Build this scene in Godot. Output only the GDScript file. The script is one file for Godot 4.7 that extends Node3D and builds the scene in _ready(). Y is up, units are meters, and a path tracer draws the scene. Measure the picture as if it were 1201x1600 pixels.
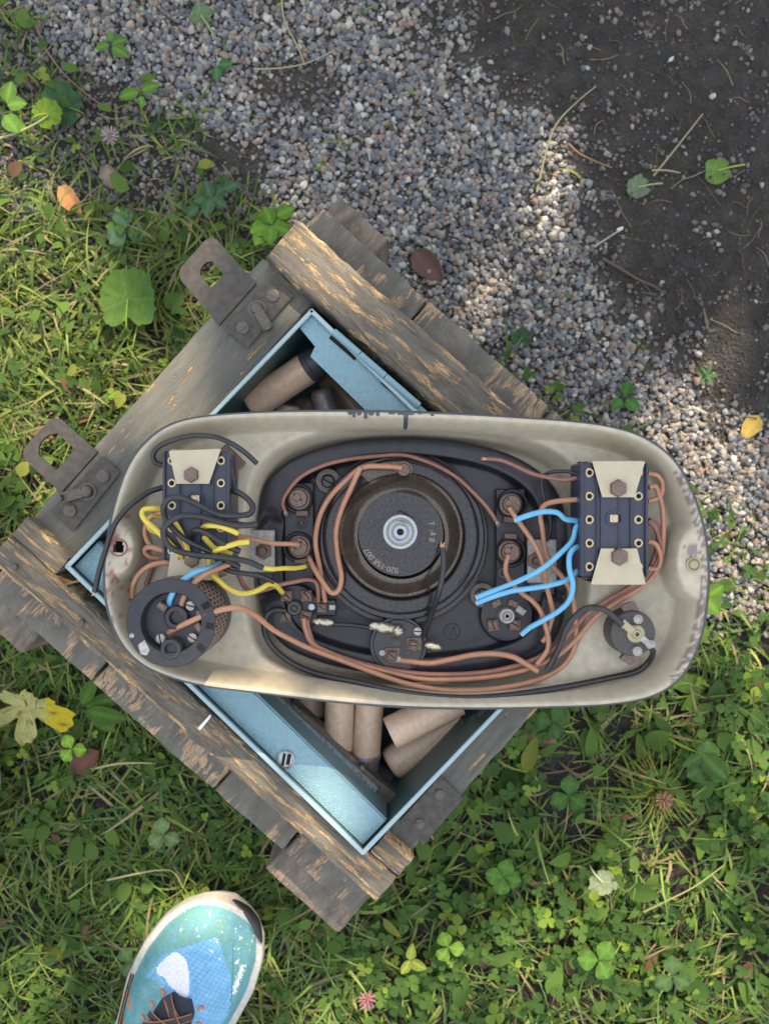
extends Node3D
# A truck's instrument panel, seen from its wired back, lying on an open wooden crate on a lawn beside gravel. Units are metres, y is up; the ground is y = 0.

const EYE := 0.95          # height of the camera above the ground
const FOCAL := 1256.0      # survey units per unit of slope
const FLOOR := 0.235       # the panel's inner floor
var U := Vector3(0.749, 0, 0.663)     # the crate's long direction
var V := Vector3(0.663, 0, -0.749)    # the crate's cross direction
var rng := RandomNumberGenerator.new()
var origin := Vector3.ZERO
var lift := 0.0         # how much higher than surveyed the panel lies, so that it clears the box
var mats := {}
var taken := {}
var noise_a := FastNoiseLite.new()
var noise_b := FastNoiseLite.new()


# a surveyed spot (east, south) at height y, as a point
func at(e: float, s: float, y: float) -> Vector3:
	y += lift
	return Vector3((e - 600.5) / FOCAL * (EYE - y), y, (s - 800.0) / FOCAL * (EYE - y))

func crate_at(u: float, v: float, y: float) -> Vector3:
	return U * u + V * v + Vector3(0, y, 0)

func size_at(px: float, y: float) -> float:
	return px / FOCAL * (EYE - y - lift)


class Shape:
	var v := PackedVector3Array()
	var n := PackedVector3Array()
	var uv := PackedVector2Array()
	var c := PackedColorArray()
	var ix := PackedInt32Array()
	var col := Color.WHITE

	func vert(p: Vector3, nn: Vector3, t := Vector2.ZERO) -> int:
		v.append(p)
		n.append(nn)
		uv.append(t)
		c.append(col)
		return v.size() - 1

	func face(a: int, b: int, d: int) -> void:
		var g := (v[b] - v[a]).cross(v[d] - v[a])
		ix.append(a)
		if g.dot(n[a] + n[b] + n[d]) > 0.0:
			ix.append(d)
			ix.append(b)
		else:
			ix.append(b)
			ix.append(d)

	func poly(pts: Array, out: Vector3, uvs: Array = []) -> void:
		var nn: Vector3 = (pts[1] - pts[0]).cross(pts[2] - pts[0]).normalized()
		if nn.dot(out) < 0.0:
			nn = -nn
		var b := v.size()
		for i in pts.size():
			vert(pts[i], nn, uvs[i] if uvs.size() else Vector2.ZERO)
		for i in range(1, pts.size() - 1):
			face(b, b + i, b + i + 1)

	# a box with chamfered edges; ax, ay, az are unit axes, h the half sizes
	func box(p: Vector3, ax: Vector3, ay: Vector3, az: Vector3, h: Vector3, b := 0.0008) -> void:
		b = minf(b, minf(h.x, minf(h.y, h.z)) * 0.6)
		var k := func(s: Vector3, which: int) -> Vector3:
			var q := Vector3(h.x - b, h.y - b, h.z - b)
			q[which] = h[which]
			return p + ax * (q.x * s.x) + ay * (q.y * s.y) + az * (q.z * s.z)
		for w in 3:
			var a1 := (w + 1) % 3
			var a2 := (w + 2) % 3
			for s in [-1.0, 1.0]:
				var pts := []
				for q in [[-1, -1], [1, -1], [1, 1], [-1, 1]]:
					var sv := Vector3.ZERO
					sv[w] = s
					sv[a1] = q[0]
					sv[a2] = q[1]
					pts.append(k.call(sv, w))
				poly(pts, (pts[0] + pts[2]) * 0.5 - p)
				for s2 in [-1.0, 1.0]:
					var e0 := Vector3.ZERO
					e0[w] = s
					e0[a1] = s2
					var e1 := e0
					e0[a2] = -1
					e1[a2] = 1
					var edge := [k.call(e0, w), k.call(e1, w), k.call(e1, a1), k.call(e0, a1)]
					poly(edge, (edge[0] + edge[2]) * 0.5 - p)
		for sx in [-1.0, 1.0]:
			for sy in [-1.0, 1.0]:
				for sz in [-1.0, 1.0]:
					var s := Vector3(sx, sy, sz)
					var t := [k.call(s, 0), k.call(s, 1), k.call(s, 2)]
					poly(t, t[0] - p)

	# rings of points joined into a smooth skin
	func loft(rings: Array, closed: bool, caps: bool, hint := Vector3.ZERO, uvs: Array = []) -> void:
		var r := rings.size()
		var m: int = rings[0].size()
		var w := m + 1 if closed else m
		var b := v.size()
		var sum := 0.0
		var nn := PackedVector3Array()
		for i in r:
			var ring: PackedVector3Array = rings[i]
			var before: PackedVector3Array = rings[maxi(i - 1, 0)]
			var after: PackedVector3Array = rings[mini(i + 1, r - 1)]
			var mid := Vector3.ZERO
			for q in ring:
				mid += q
			mid /= m
			for j in w:
				var jj := j % m
				var j0 := (jj + m - 1) % m if closed else maxi(jj - 1, 0)
				var j1 := (jj + 1) % m if closed else mini(jj + 1, m - 1)
				var g := (after[jj] - before[jj]).cross(ring[j1] - ring[j0])
				if g.length_squared() < 1e-20:
					var o: PackedVector3Array = rings[1] if i == 0 else rings[r - 2] if i == r - 1 else ring
					g = (after[jj] - before[jj]).cross(o[j1] - o[j0])
				nn.append(g.normalized())
				sum += g.normalized().dot(hint if hint != Vector3.ZERO else ring[jj] - mid)
		var sg := 1.0 if sum >= 0.0 else -1.0
		for i in r:
			for j in w:
				var t := Vector2(float(i) / maxf(r - 1, 1), float(j) / maxf(w - 1, 1))
				if uvs.size():
					t = uvs[i][j % m]
				vert(rings[i][j % m], nn[i * w + j] * sg, t)
		for i in r - 1:
			for j in w - 1:
				var p := b + i * w + j
				face(p, p + 1, p + w)
				face(p + 1, p + w + 1, p + w)
		if caps and closed:
			for e in [0, r - 1]:
				var pts := []
				for q in rings[e]:
					pts.append(q)
				var o: Vector3 = rings[e][0] - rings[1 if e == 0 else r - 2][0]
				fan(pts, o)

	func fan(pts: Array, out: Vector3) -> void:
		var mid := Vector3.ZERO
		for q in pts:
			mid += q
		mid /= pts.size()
		var nn := Vector3.ZERO
		for i in pts.size():
			nn += (pts[i] - mid).cross(pts[(i + 1) % pts.size()] - mid)
		nn = nn.normalized()
		if nn.dot(out) < 0.0:
			nn = -nn
		var b := vert(mid, nn, Vector2(0.5, 0.5))
		for q in pts:
			vert(q, nn, Vector2(0.5, 0.5))
		for i in pts.size():
			face(b, b + 1 + i, b + 1 + (i + 1) % pts.size())

	# profile of (radius, height) turned round the axis; corners over 35 degrees stay sharp
	func lathe(p: Vector3, axis: Vector3, prof: Array, sides := 24) -> void:
		var ax := axis.normalized()
		var e := ax.cross(Vector3.RIGHT if absf(ax.x) < 0.8 else Vector3.FORWARD).normalized()
		var f := ax.cross(e)
		var m := prof.size()
		for i in m - 1:
			var a: Vector2 = prof[i]
			var d: Vector2 = prof[i + 1]
			var s := d - a
			if s.length() < 1e-7:
				continue
			var sn := Vector2(s.y, -s.x).normalized()
			var n0 := sn
			var n1 := sn
			if i > 0:
				var q: Vector2 = a - prof[i - 1]
				var qn := Vector2(q.y, -q.x).normalized()
				if qn.dot(sn) > 0.8:
					n0 = (qn + sn).normalized()
			if i < m - 2:
				var q: Vector2 = prof[i + 2] - d
				var qn := Vector2(q.y, -q.x).normalized()
				if qn.dot(sn) > 0.8:
					n1 = (qn + sn).normalized()
			var b := v.size()
			for k in sides + 1:
				var t := TAU * k / sides
				var dir := e * cos(t) + f * sin(t)
				vert(p + dir * a.x + ax * a.y, dir * n0.x + ax * n0.y, Vector2(float(k) / sides, float(i) / m))
				vert(p + dir * d.x + ax * d.y, dir * n1.x + ax * n1.y, Vector2(float(k) / sides, float(i + 1) / m))
			for k in sides:
				if a.x > 1e-7:
					face(b + 2 * k, b + 2 * k + 1, b + 2 * k + 2)
				if d.x > 1e-7:
					face(b + 2 * k + 1, b + 2 * k + 3, b + 2 * k + 2)

	func tube(path: PackedVector3Array, rad: float, sides := 9, caps := true, taper := 1.0) -> void:
		var rings := []
		var t0 := (path[1] - path[0]).normalized()
		var e := t0.cross(Vector3.UP if absf(t0.y) < 0.9 else Vector3.RIGHT).normalized()
		var m := path.size()
		for i in m:
			var t := (path[mini(i + 1, m - 1)] - path[maxi(i - 1, 0)]).normalized()
			e = (e - t * e.dot(t)).normalized()
			var f := t.cross(e)
			var ring := PackedVector3Array()
			var rr := rad * lerpf(1.0, taper, float(i) / (m - 1))
			for k in sides:
				var a := TAU * k / sides
				ring.append(path[i] + (e * cos(a) + f * sin(a)) * rr)
			rings.append(ring)
		loft(rings, true, caps)

	# an upright prism over an outline of Vector3 points, with a chamfered top edge
	func prism(outline: Array, depth: float, bev: float, with_uv := false, ua := Vector3.RIGHT, ub := Vector3.BACK, us := 1.0) -> void:
		var mid := Vector3.ZERO
		for q in outline:
			mid += q
		mid /= outline.size()
		var m := outline.size()
		var top := []
		var low := []
		var bot := []
		for i in m:
			var p0: Vector3 = outline[(i + m - 1) % m]
			var p1: Vector3 = outline[i]
			var p2: Vector3 = outline[(i + 1) % m]
			var n0 := (p1 - p0).normalized().cross(Vector3.UP)
			var n1 := (p2 - p1).normalized().cross(Vector3.UP)
			var area := 0.0
			for k in m:
				var a: Vector3 = outline[k]
				var d: Vector3 = outline[(k + 1) % m]
				area += a.x * d.z - d.x * a.z
			var sg := 1.0 if area < 0.0 else -1.0
			var inn := (n0 + n1).normalized() * sg
			var l := 1.0 / maxf(0.4, inn.dot(n0 * sg))
			top.append(p1 + inn * bev * l)
			low.append(p1 - Vector3(0, bev, 0))
			bot.append(p1 - Vector3(0, depth, 0))
		var flat := PackedVector2Array()
		for q in top:
			flat.append(Vector2(q.x, q.z))
		var tris := Geometry2D.triangulate_polygon(flat)
		var b := v.size()
		for q in top:
			vert(q, Vector3.UP, Vector2((q - mid).dot(ua), (q - mid).dot(ub)) * us if with_uv else Vector2.ZERO)
		for i in range(0, tris.size(), 3):
			face(b + tris[i], b + tris[i + 1], b + tris[i + 2])
		for i in m:
			var j := (i + 1) % m
			var side: Vector3 = (outline[j] - outline[i]).cross(Vector3.UP)
			var inward: Vector3 = (top[i] + top[j]) - (outline[i] + outline[j])
			if side.dot(inward) > 0.0:
				side = -side
			for q in [[top[i], top[j], low[j], low[i]], [low[i], low[j], bot[j], bot[i]]]:
				var us4 := []
				for p in q:
					us4.append(Vector2((p - mid).dot(ua), (p - mid).dot(ub) + (p.y - outline[0].y)) * us if with_uv else Vector2.ZERO)
				poly(q, side + Vector3(0, side.length() * 0.3, 0), us4)

	func mesh(from: Vector3) -> ArrayMesh:
		var a := []
		a.resize(Mesh.ARRAY_MAX)
		var moved := PackedVector3Array()
		moved.resize(v.size())
		for i in v.size():
			moved[i] = v[i] - from
		a[Mesh.ARRAY_VERTEX] = moved
		a[Mesh.ARRAY_NORMAL] = n
		a[Mesh.ARRAY_TEX_UV] = uv
		a[Mesh.ARRAY_COLOR] = c
		a[Mesh.ARRAY_INDEX] = ix
		var out := ArrayMesh.new()
		out.add_surface_from_arrays(Mesh.PRIMITIVE_TRIANGLES, a)
		return out


func numbered(called: String) -> String:
	var k: int = taken.get(called, 0)
	taken[called] = k + 1
	return called if k == 0 else "%s_%03d" % [called, k]

func tag(o: Node, label: String, category := "", group := "", kind := "") -> void:
	if label:
		o.set_meta("label", label)
	if category:
		o.set_meta("category", category)
	if group:
		o.set_meta("group", group)
	if kind:
		o.set_meta("kind", kind)

# a thing whose children are its parts; parts made after this are measured from its base
func thing(called: String, label: String, category: String, where: Vector3, group := "") -> Node3D:
	var o := Node3D.new()
	o.name = numbered(called)
	add_child(o)
	o.position = where
	origin = where
	tag(o, label, category, group)
	return o

func part(called: String, s: Shape, m: Material, parent: Node, label := "") -> MeshInstance3D:
	var o := MeshInstance3D.new()
	o.mesh = s.mesh(origin)
	o.material_override = m
	var k := 0
	var nm := called
	while parent.has_node(nm):
		k += 1
		nm = "%s_%03d" % [called, k]
	o.name = nm
	parent.add_child(o)
	if label:
		o.set_meta("label", label)
	return o

# a thing that is one mesh
func single(called: String, s: Shape, m: Material, label: String, category: String, where: Vector3, group := "", kind := "") -> MeshInstance3D:
	origin = where
	var o := MeshInstance3D.new()
	o.mesh = s.mesh(where)
	o.material_override = m
	o.name = numbered(called)
	o.position = where
	add_child(o)
	tag(o, label, category, group, kind)
	return o

func scatter(called: String, mesh: Mesh, m: Material, where: Array, tint: Array, parent: Node, kind := "stuff") -> MultiMeshInstance3D:
	var mm := MultiMesh.new()
	mm.transform_format = MultiMesh.TRANSFORM_3D
	mm.use_colors = true
	mm.mesh = mesh
	mm.instance_count = where.size()
	for i in where.size():
		mm.set_instance_transform(i, where[i])
		mm.set_instance_color(i, tint[i])
	var o := MultiMeshInstance3D.new()
	o.multimesh = mm
	o.material_override = m
	var k := 0
	var nm := called
	while parent.has_node(nm):
		k += 1
		nm = "%s_%03d" % [called, k]
	o.name = nm
	parent.add_child(o)
	o.set_meta("kind", kind)
	return o

func spline(pts: Array, per := 6) -> PackedVector3Array:
	var out := PackedVector3Array()
	var m := pts.size()
	for i in m - 1:
		var p0: Vector3 = pts[maxi(i - 1, 0)]
		var p1: Vector3 = pts[i]
		var p2: Vector3 = pts[i + 1]
		var p3: Vector3 = pts[mini(i + 2, m - 1)]
		for k in per:
			out.append(p1.cubic_interpolate(p2, p0, p3, float(k) / per))
	out.append(pts[m - 1])
	return out

func closed2(pts: Array, per := 5) -> PackedVector2Array:
	var out := PackedVector2Array()
	var m := pts.size()
	for i in m:
		var p0: Vector2 = pts[(i + m - 1) % m]
		var p1: Vector2 = pts[i]
		var p2: Vector2 = pts[(i + 1) % m]
		var p3: Vector2 = pts[(i + 2) % m]
		for k in per:
			out.append(p1.cubic_interpolate(p2, p0, p3, float(k) / per))
	return out

func pairs(text: String) -> Array:
	var out := []
	for q in text.split(" ", false):
		var w := q.split(",")
		out.append(Vector2(float(w[0]), float(w[1])))
	return out

# positive inside the outline
func inside_by(p: Vector2, o: PackedVector2Array) -> float:
	var best := 1e9
	var m := o.size()
	for i in m:
		var a := o[i]
		var ab := o[(i + 1) % m] - a
		var t := clampf((p - a).dot(ab) / ab.length_squared(), 0.0, 1.0)
		best = minf(best, (a + ab * t).distance_squared_to(p))
	return sqrt(best) * (1.0 if Geometry2D.is_point_in_polygon(p, o) else -1.0)


# ---------------------------------------------------------------- materials
func lin(r: float, g: float, b: float) -> Color:
	return Color(r, g, b).linear_to_srgb()

func noise_tex(sd: int, freq: float, low: Color, high: Color, mid := -1.0, type := FastNoiseLite.TYPE_SIMPLEX_SMOOTH, oct := 5, side := 512) -> NoiseTexture2D:
	var f := FastNoiseLite.new()
	f.seed = sd
	f.noise_type = type
	f.frequency = freq
	f.fractal_octaves = oct
	if type == FastNoiseLite.TYPE_CELLULAR:
		f.fractal_type = FastNoiseLite.FRACTAL_NONE
	var t := NoiseTexture2D.new()
	t.width = side
	t.height = side
	t.seamless = true
	t.noise = f
	var g := Gradient.new()
	g.set_color(0, low)
	g.set_color(1, high)
	if mid >= 0.0:
		g.set_offset(0, mid - 0.13)
		g.set_offset(1, mid + 0.13)
	t.color_ramp = g
	return t

func mat(called: String, c: Color, rough: float, metal := 0.0) -> StandardMaterial3D:
	var m := StandardMaterial3D.new()
	m.resource_name = called
	m.albedo_color = c
	m.roughness = rough
	m.metallic = metal
	mats[called] = m
	return m

# a material whose colour wanders between two tones, over every side of the thing
func mottled(called: String, low: Color, high: Color, rough: float, metal: float, per_m: float, sd: int, mid := -1.0, bump := 0.0, bfreq := 0.04) -> StandardMaterial3D:
	var m := mat(called, Color.WHITE, rough, metal)
	m.albedo_texture = noise_tex(sd, 0.012, low, high, mid)
	m.uv1_triplanar = true
	m.uv1_scale = Vector3.ONE * per_m
	if bump > 0.0:
		m.heightmap_enabled = true
		m.heightmap_scale = bump
		m.heightmap_texture = noise_tex(sd + 7, bfreq, Color.BLACK, Color.WHITE, -1.0, FastNoiseLite.TYPE_SIMPLEX_SMOOTH, 3)
	return m

# painted wood with the paint worn through to bare wood, along the grain (u)
func wood(called: String, sd: int, paint: Color, paint2: Color, bare: Color, bare2: Color, wear: float, edge: float, streak: float, fuzz := 0.75) -> StandardMaterial3D:
	var w := 1024
	var h := 256
	var big := FastNoiseLite.new()
	big.seed = sd
	big.frequency = 1.0
	big.fractal_octaves = 3
	var fine := FastNoiseLite.new()
	fine.seed = sd + 1
	fine.frequency = 1.0
	fine.fractal_octaves = 2
	var col := PackedByteArray()
	var hgt := PackedByteArray()
	col.resize(w * h * 3)
	hgt.resize(w * h)
	for y in h:
		var vy := float(y) / h
		var e := minf(vy, 1.0 - vy)
		for x in w:
			var ux := float(x) / w
			var grain := fine.get_noise_2d(ux * 13.0 + big.get_noise_2d(ux * 2.0, vy * 3.0) * 0.8, vy * 44.0 + big.get_noise_2d(ux * 5.0, vy * 2.0) * 5.0)
			var hair := fine.get_noise_2d(ux * 44.0 + 31.0, vy * 120.0)
			var blot := big.get_noise_2d(ux * 9.0 + 9.0, vy * 3.6)
			var lines := big.get_noise_2d(ux * 14.0 * streak + 50.0, vy * 38.0)
			var keep := 0.28 - wear + blot * 1.1 + lines * 0.5 + grain * 0.32 + hair * 0.18 + smoothstep(0.0, 0.16, e) * edge - edge * 0.6
			var p := smoothstep(-0.04, 0.05, keep)
			var dirt := fine.get_noise_2d(ux * 9.0 + 77.0, vy * 5.0)
			var a := paint.lerp(paint2, clampf(0.5 + dirt * 0.9 + hair * fuzz, -0.5, 1.4))
			var b := bare.lerp(bare2, clampf(0.42 + grain * 0.95 + hair * 0.7, 0, 1))
			var c := b.lerp(a, p)
			var crack := smoothstep(0.40, 0.56, grain + hair * 0.45) * (1.0 - p * 0.8)
			c = c.lerp(Color(0.09, 0.07, 0.055), crack * 0.7)
			var i := (y * w + x) * 3
			col[i] = int(clampf(c.r, 0, 1) * 255)
			col[i + 1] = int(clampf(c.g, 0, 1) * 255)
			col[i + 2] = int(clampf(c.b, 0, 1) * 255)
			hgt[y * w + x] = int(clampf(0.5 + p * 0.18 - crack * 0.3 + (grain * 0.25 + hair * 0.15) * (1.0 - p * 0.6), 0, 1) * 255)
	var m := mat(called, Color.WHITE, 0.78)
	m.albedo_texture = ImageTexture.create_from_image(Image.create_from_data(w, h, false, Image.FORMAT_RGB8, col))
	m.heightmap_enabled = true
	m.heightmap_texture = ImageTexture.create_from_image(Image.create_from_data(w, h, false, Image.FORMAT_L8, hgt))
	m.heightmap_scale = 0.25
	return m

func make_materials() -> void:
	var beige := mottled("beige_paint", lin(0.435, 0.375, 0.28), lin(0.49, 0.427, 0.325), 0.5, 0.0, 12.0, 11)
	var gb: Gradient = beige.albedo_texture.color_ramp
	gb.add_point(0.10, lin(0.365, 0.33, 0.25))
	gb.set_color(0, lin(0.25, 0.22, 0.165))
	beige.vertex_color_use_as_albedo = true
	mats.bracket_paint = mottled("bracket_paint", lin(0.41, 0.355, 0.245), lin(0.47, 0.41, 0.29), 0.5, 0.0, 9.0, 13)
	mat("dark_edge", lin(0.06, 0.065, 0.075), 0.5)
	mottled("bakelite", lin(0.012, 0.0125, 0.019), lin(0.026, 0.0245, 0.031), 0.38, 0.0, 11.0, 21, -1.0, 0.01, 0.05)
	mottled("bakelite_dusty", lin(0.022, 0.022, 0.027), lin(0.085, 0.072, 0.064), 0.45, 0.0, 60.0, 25, -1.0)
	mottled("sender_black", lin(0.030, 0.030, 0.036), lin(0.055, 0.05, 0.048), 0.3, 0.3, 30.0, 27)
	mottled("black_tin", lin(0.030, 0.030, 0.038), lin(0.078, 0.069, 0.064), 0.22, 0.6, 55.0, 31, -1.0)
	mottled("dusty_tin", lin(0.055, 0.050, 0.047), lin(0.165, 0.13, 0.102), 0.22, 0.7, 60.0, 33, -1.0)
	mat("fuse_black", lin(0.030, 0.035, 0.062), 0.36)
	mottled("brown_metal", lin(0.095, 0.062, 0.05), lin(0.20, 0.14, 0.115), 0.45, 0.55, 60.0, 41)
	mottled("rusty_screw", lin(0.12, 0.075, 0.06), lin(0.21, 0.15, 0.13), 0.5, 0.4, 70.0, 43)
	mottled("galvanised", lin(0.24, 0.235, 0.225), lin(0.46, 0.44, 0.41), 0.5, 0.5, 30.0, 45)
	mottled("bright_steel", lin(0.27, 0.29, 0.32), lin(0.42, 0.44, 0.47), 0.34, 0.85, 60.0, 47)
	mat("brass", lin(0.52, 0.43, 0.28), 0.34, 0.75)
	mat("copper", lin(0.75, 0.36, 0.20), 0.4, 0.7)
	mottled("solder", lin(0.34, 0.30, 0.22), lin(0.62, 0.58, 0.48), 0.35, 0.8, 90.0, 49)
	mat("white_tip", lin(0.75, 0.75, 0.77), 0.6)
	mat("hole_dark", lin(0.006, 0.006, 0.006), 0.9)
	mat("print_tan", lin(0.30, 0.23, 0.18), 0.6)
	mat("print_faint", lin(0.009, 0.009, 0.012), 0.6)
	mottled("wire_brown", lin(0.33, 0.15, 0.088), lin(0.44, 0.22, 0.135), 0.4, 0.0, 14.0, 51)
	mottled("wire_dark_brown", lin(0.21, 0.088, 0.066), lin(0.28, 0.13, 0.10), 0.42, 0.0, 14.0, 53)
	mottled("wire_black", lin(0.011, 0.012, 0.016), lin(0.03, 0.03, 0.033), 0.34, 0.0, 20.0, 59)
	mottled("wire_yellow", lin(0.56, 0.43, 0.045), lin(0.68, 0.54, 0.09), 0.4, 0.0, 14.0, 55)
	mottled("wire_blue", lin(0.10, 0.34, 0.55), lin(0.15, 0.41, 0.62), 0.38, 0.0, 14.0, 57)
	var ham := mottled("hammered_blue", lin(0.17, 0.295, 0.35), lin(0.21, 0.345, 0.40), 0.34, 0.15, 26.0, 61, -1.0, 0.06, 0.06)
	ham.uv1_scale = Vector3.ONE * 18.0
	mottled("rim_blue", lin(0.22, 0.34, 0.385), lin(0.38, 0.47, 0.50), 0.4, 0.25, 60.0, 67)
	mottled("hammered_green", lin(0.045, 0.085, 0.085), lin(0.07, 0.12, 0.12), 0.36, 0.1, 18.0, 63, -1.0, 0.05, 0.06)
	mottled("rusty_edge", lin(0.22, 0.29, 0.33), lin(0.20, 0.095, 0.07), 0.5, 0.3, 26.0, 65, 0.66)
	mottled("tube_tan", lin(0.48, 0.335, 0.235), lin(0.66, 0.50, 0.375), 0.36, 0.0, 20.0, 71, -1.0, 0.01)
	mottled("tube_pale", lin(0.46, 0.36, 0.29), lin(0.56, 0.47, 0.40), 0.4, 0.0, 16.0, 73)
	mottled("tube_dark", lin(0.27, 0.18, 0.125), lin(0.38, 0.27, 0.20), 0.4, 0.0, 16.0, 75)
	mottled("cap_metal", lin(0.20, 0.24, 0.28), lin(0.25, 0.12, 0.075), 0.45, 0.4, 30.0, 77, 0.6)
	mottled("hasp_metal", lin(0.042, 0.037, 0.033), lin(0.085, 0.074, 0.064), 0.42, 0.45, 16.0, 81, -1.0, 0.015)
	mat("cap_dark", lin(0.05, 0.055, 0.065), 0.5, 0.2)
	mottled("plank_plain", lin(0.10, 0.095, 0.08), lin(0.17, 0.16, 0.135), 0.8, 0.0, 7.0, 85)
	mat("primer", lin(0.26, 0.10, 0.105), 0.6)
	mat("brass_green", lin(0.34, 0.31, 0.20), 0.4, 0.6)
	mottled("screw_grey", lin(0.065, 0.06, 0.055), lin(0.14, 0.118, 0.10), 0.5, 0.3, 50.0, 83)
	wood("batten_wood", 201, Color(0.33, 0.31, 0.28), Color(0.425, 0.40, 0.36), Color(0.50, 0.41, 0.31), Color(0.82, 0.70, 0.52), 0.17, 0.3, 1.3)
	wood("board_wood", 211, Color(0.335, 0.325, 0.30), Color(0.40, 0.385, 0.355), Color(0.52, 0.44, 0.36), Color(0.70, 0.59, 0.47), 0.02, 0.12, 0.9)
	wood("plank_wood", 221, Color(0.335, 0.335, 0.315), Color(0.385, 0.38, 0.355), Color(0.60, 0.48, 0.35), Color(0.74, 0.60, 0.44), -0.32, 0.22, 0.4, 0.3)
	wood("end_wood", 231, Color(0.33, 0.305, 0.275), Color(0.45, 0.41, 0.365), Color(0.45, 0.38, 0.32), Color(0.58, 0.49, 0.40), -0.06, 0.1, 1.0)
	var soil := mottled("soil", Color(0.66, 0.64, 0.62), Color(1, 1, 1), 0.95, 0.0, 6.0, 91, -1.0, 0.5, 0.05)
	soil.vertex_color_use_as_albedo = true
	var stone := mottled("pebble", Color(0.72, 0.71, 0.70), Color(1, 1, 1), 0.85, 0.0, 90.0, 95)
	stone.vertex_color_use_as_albedo = true
	var leaf := mottled("leaf", Color(0.80, 0.80, 0.76), Color(1, 1, 1), 0.55, 0.0, 40.0, 401, -1.0, 0.02, 0.05)
	leaf.metallic_specular = 0.28
	leaf.vertex_color_use_as_albedo = true
	leaf.backlight_enabled = true
	leaf.backlight = Color(0.42, 0.55, 0.18)
	var grass := mat("grass", Color.WHITE, 0.6)
	grass.metallic_specular = 0.28
	grass.vertex_color_use_as_albedo = true
	grass.backlight_enabled = true
	grass.backlight = Color(0.42, 0.52, 0.2)
	var dry := mat("dry", Color.WHITE, 0.8)
	dry.vertex_color_use_as_albedo = true
	mottled("bark", lin(0.07, 0.055, 0.042), lin(0.15, 0.12, 0.095), 0.9, 0.0, 6.0, 97, -1.0, 0.6, 0.04)


# ---------------------------------------------------------------- the scene
var sun_towards := Vector3(0.22, 0.68, -0.70).normalized()

func _ready() -> void:
	rng.seed = 4711
	noise_a.seed = 5
	noise_a.frequency = 1.0
	noise_a.fractal_octaves = 3
	noise_b.seed = 8
	noise_b.frequency = 1.0
	noise_b.fractal_octaves = 2
	var cam := Camera3D.new()
	cam.name = "camera"
	cam.fov = 65.0
	cam.near = 0.02
	cam.far = 200.0
	var lens := CameraAttributesPhysical.new()
	lens.frustum_focal_length = 18.836
	lens.frustum_focus_distance = 0.69
	lens.exposure_aperture = 4.0
	cam.attributes = lens
	cam.fov = 65.0
	add_child(cam)
	cam.transform = Transform3D(Basis(Vector3.RIGHT, Vector3(0, 0, -1), Vector3.UP), Vector3(0, EYE, 0))
	cam.current = true
	var env := Environment.new()
	var sky := Sky.new()
	var air := ProceduralSkyMaterial.new()
	air.sky_top_color = lin(0.80, 0.86, 0.95)
	air.sky_horizon_color = lin(0.92, 0.93, 0.92)
	air.sky_curve = 0.15
	air.ground_bottom_color = lin(0.10, 0.11, 0.07)
	air.ground_horizon_color = lin(0.25, 0.27, 0.22)
	air.sky_energy_multiplier = 1.0
	sky.sky_material = air
	env.background_mode = Environment.BG_SKY
	env.sky = sky
	env.tonemap_mode = Environment.TONE_MAPPER_LINEAR
	env.tonemap_exposure = 1.88
	env.sdfgi_enabled = true
	env.ssao_enabled = true
	env.ssil_enabled = true
	var we := WorldEnvironment.new()
	we.name = "world_environment"
	we.environment = env
	add_child(we)
	var sun := DirectionalLight3D.new()
	sun.name = "sun"
	sun.light_energy = 1.6
	sun.light_color = Color(1.0, 0.92, 0.79)
	sun.light_angular_distance = 0.5
	sun.shadow_enabled = true
	add_child(sun)
	sun.transform = Transform3D(Basis.looking_at(-sun_towards, Vector3.UP), Vector3(0, 5, 0))

	make_materials()
	make_ground()
	make_tree()
	make_crate()
	make_box()
	make_panel()
	make_shoes()
	make_gravel()
	make_lawn()
	make_plants()


# how far gravel reaches, 0 to 1, at a surveyed spot
func gravel_amount(e: float, s: float) -> float:
	var w := noise_a.get_noise_2d(e * 0.011, s * 0.011) * 45.0 + noise_b.get_noise_2d(e * 0.04, s * 0.04) * 22.0
	var left := 30.0 + s * 1.0
	if s > 110.0:
		left = 140.0 + (s - 110.0) * 1.95
	if s > 240.0:
		left = 394.0 + (s - 240.0) * 0.6
	var right := 640.0 + s * 0.6
	if s > 90.0:
		right = 694.0 + (s - 90.0) * 1.5
	if s > 210.0:
		right = 874.0 + (s - 210.0) * 0.1
	if s > 400.0:
		right = 893.0 + (s - 400.0) * 0.9
	if s > 560.0:
		right = 1037.0 + (s - 560.0) * 0.9
	if s > 680.0:
		right = 1145.0 + (s - 680.0) * 3.0
	var g := smoothstep(-55.0, 45.0, e - left + w * 0.8) * smoothstep(-105.0, 85.0, right - e + w * 2.1)
	g *= smoothstep(-30.0, 40.0, 975.0 - s + w * 0.6)
	var d := Vector2((e - 475.0) / 95.0, (s - 140.0) / 62.0).length()
	g *= lerpf(0.3, 1.0, smoothstep(0.5, 1.1, d + w * 0.008))
	return g

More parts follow.
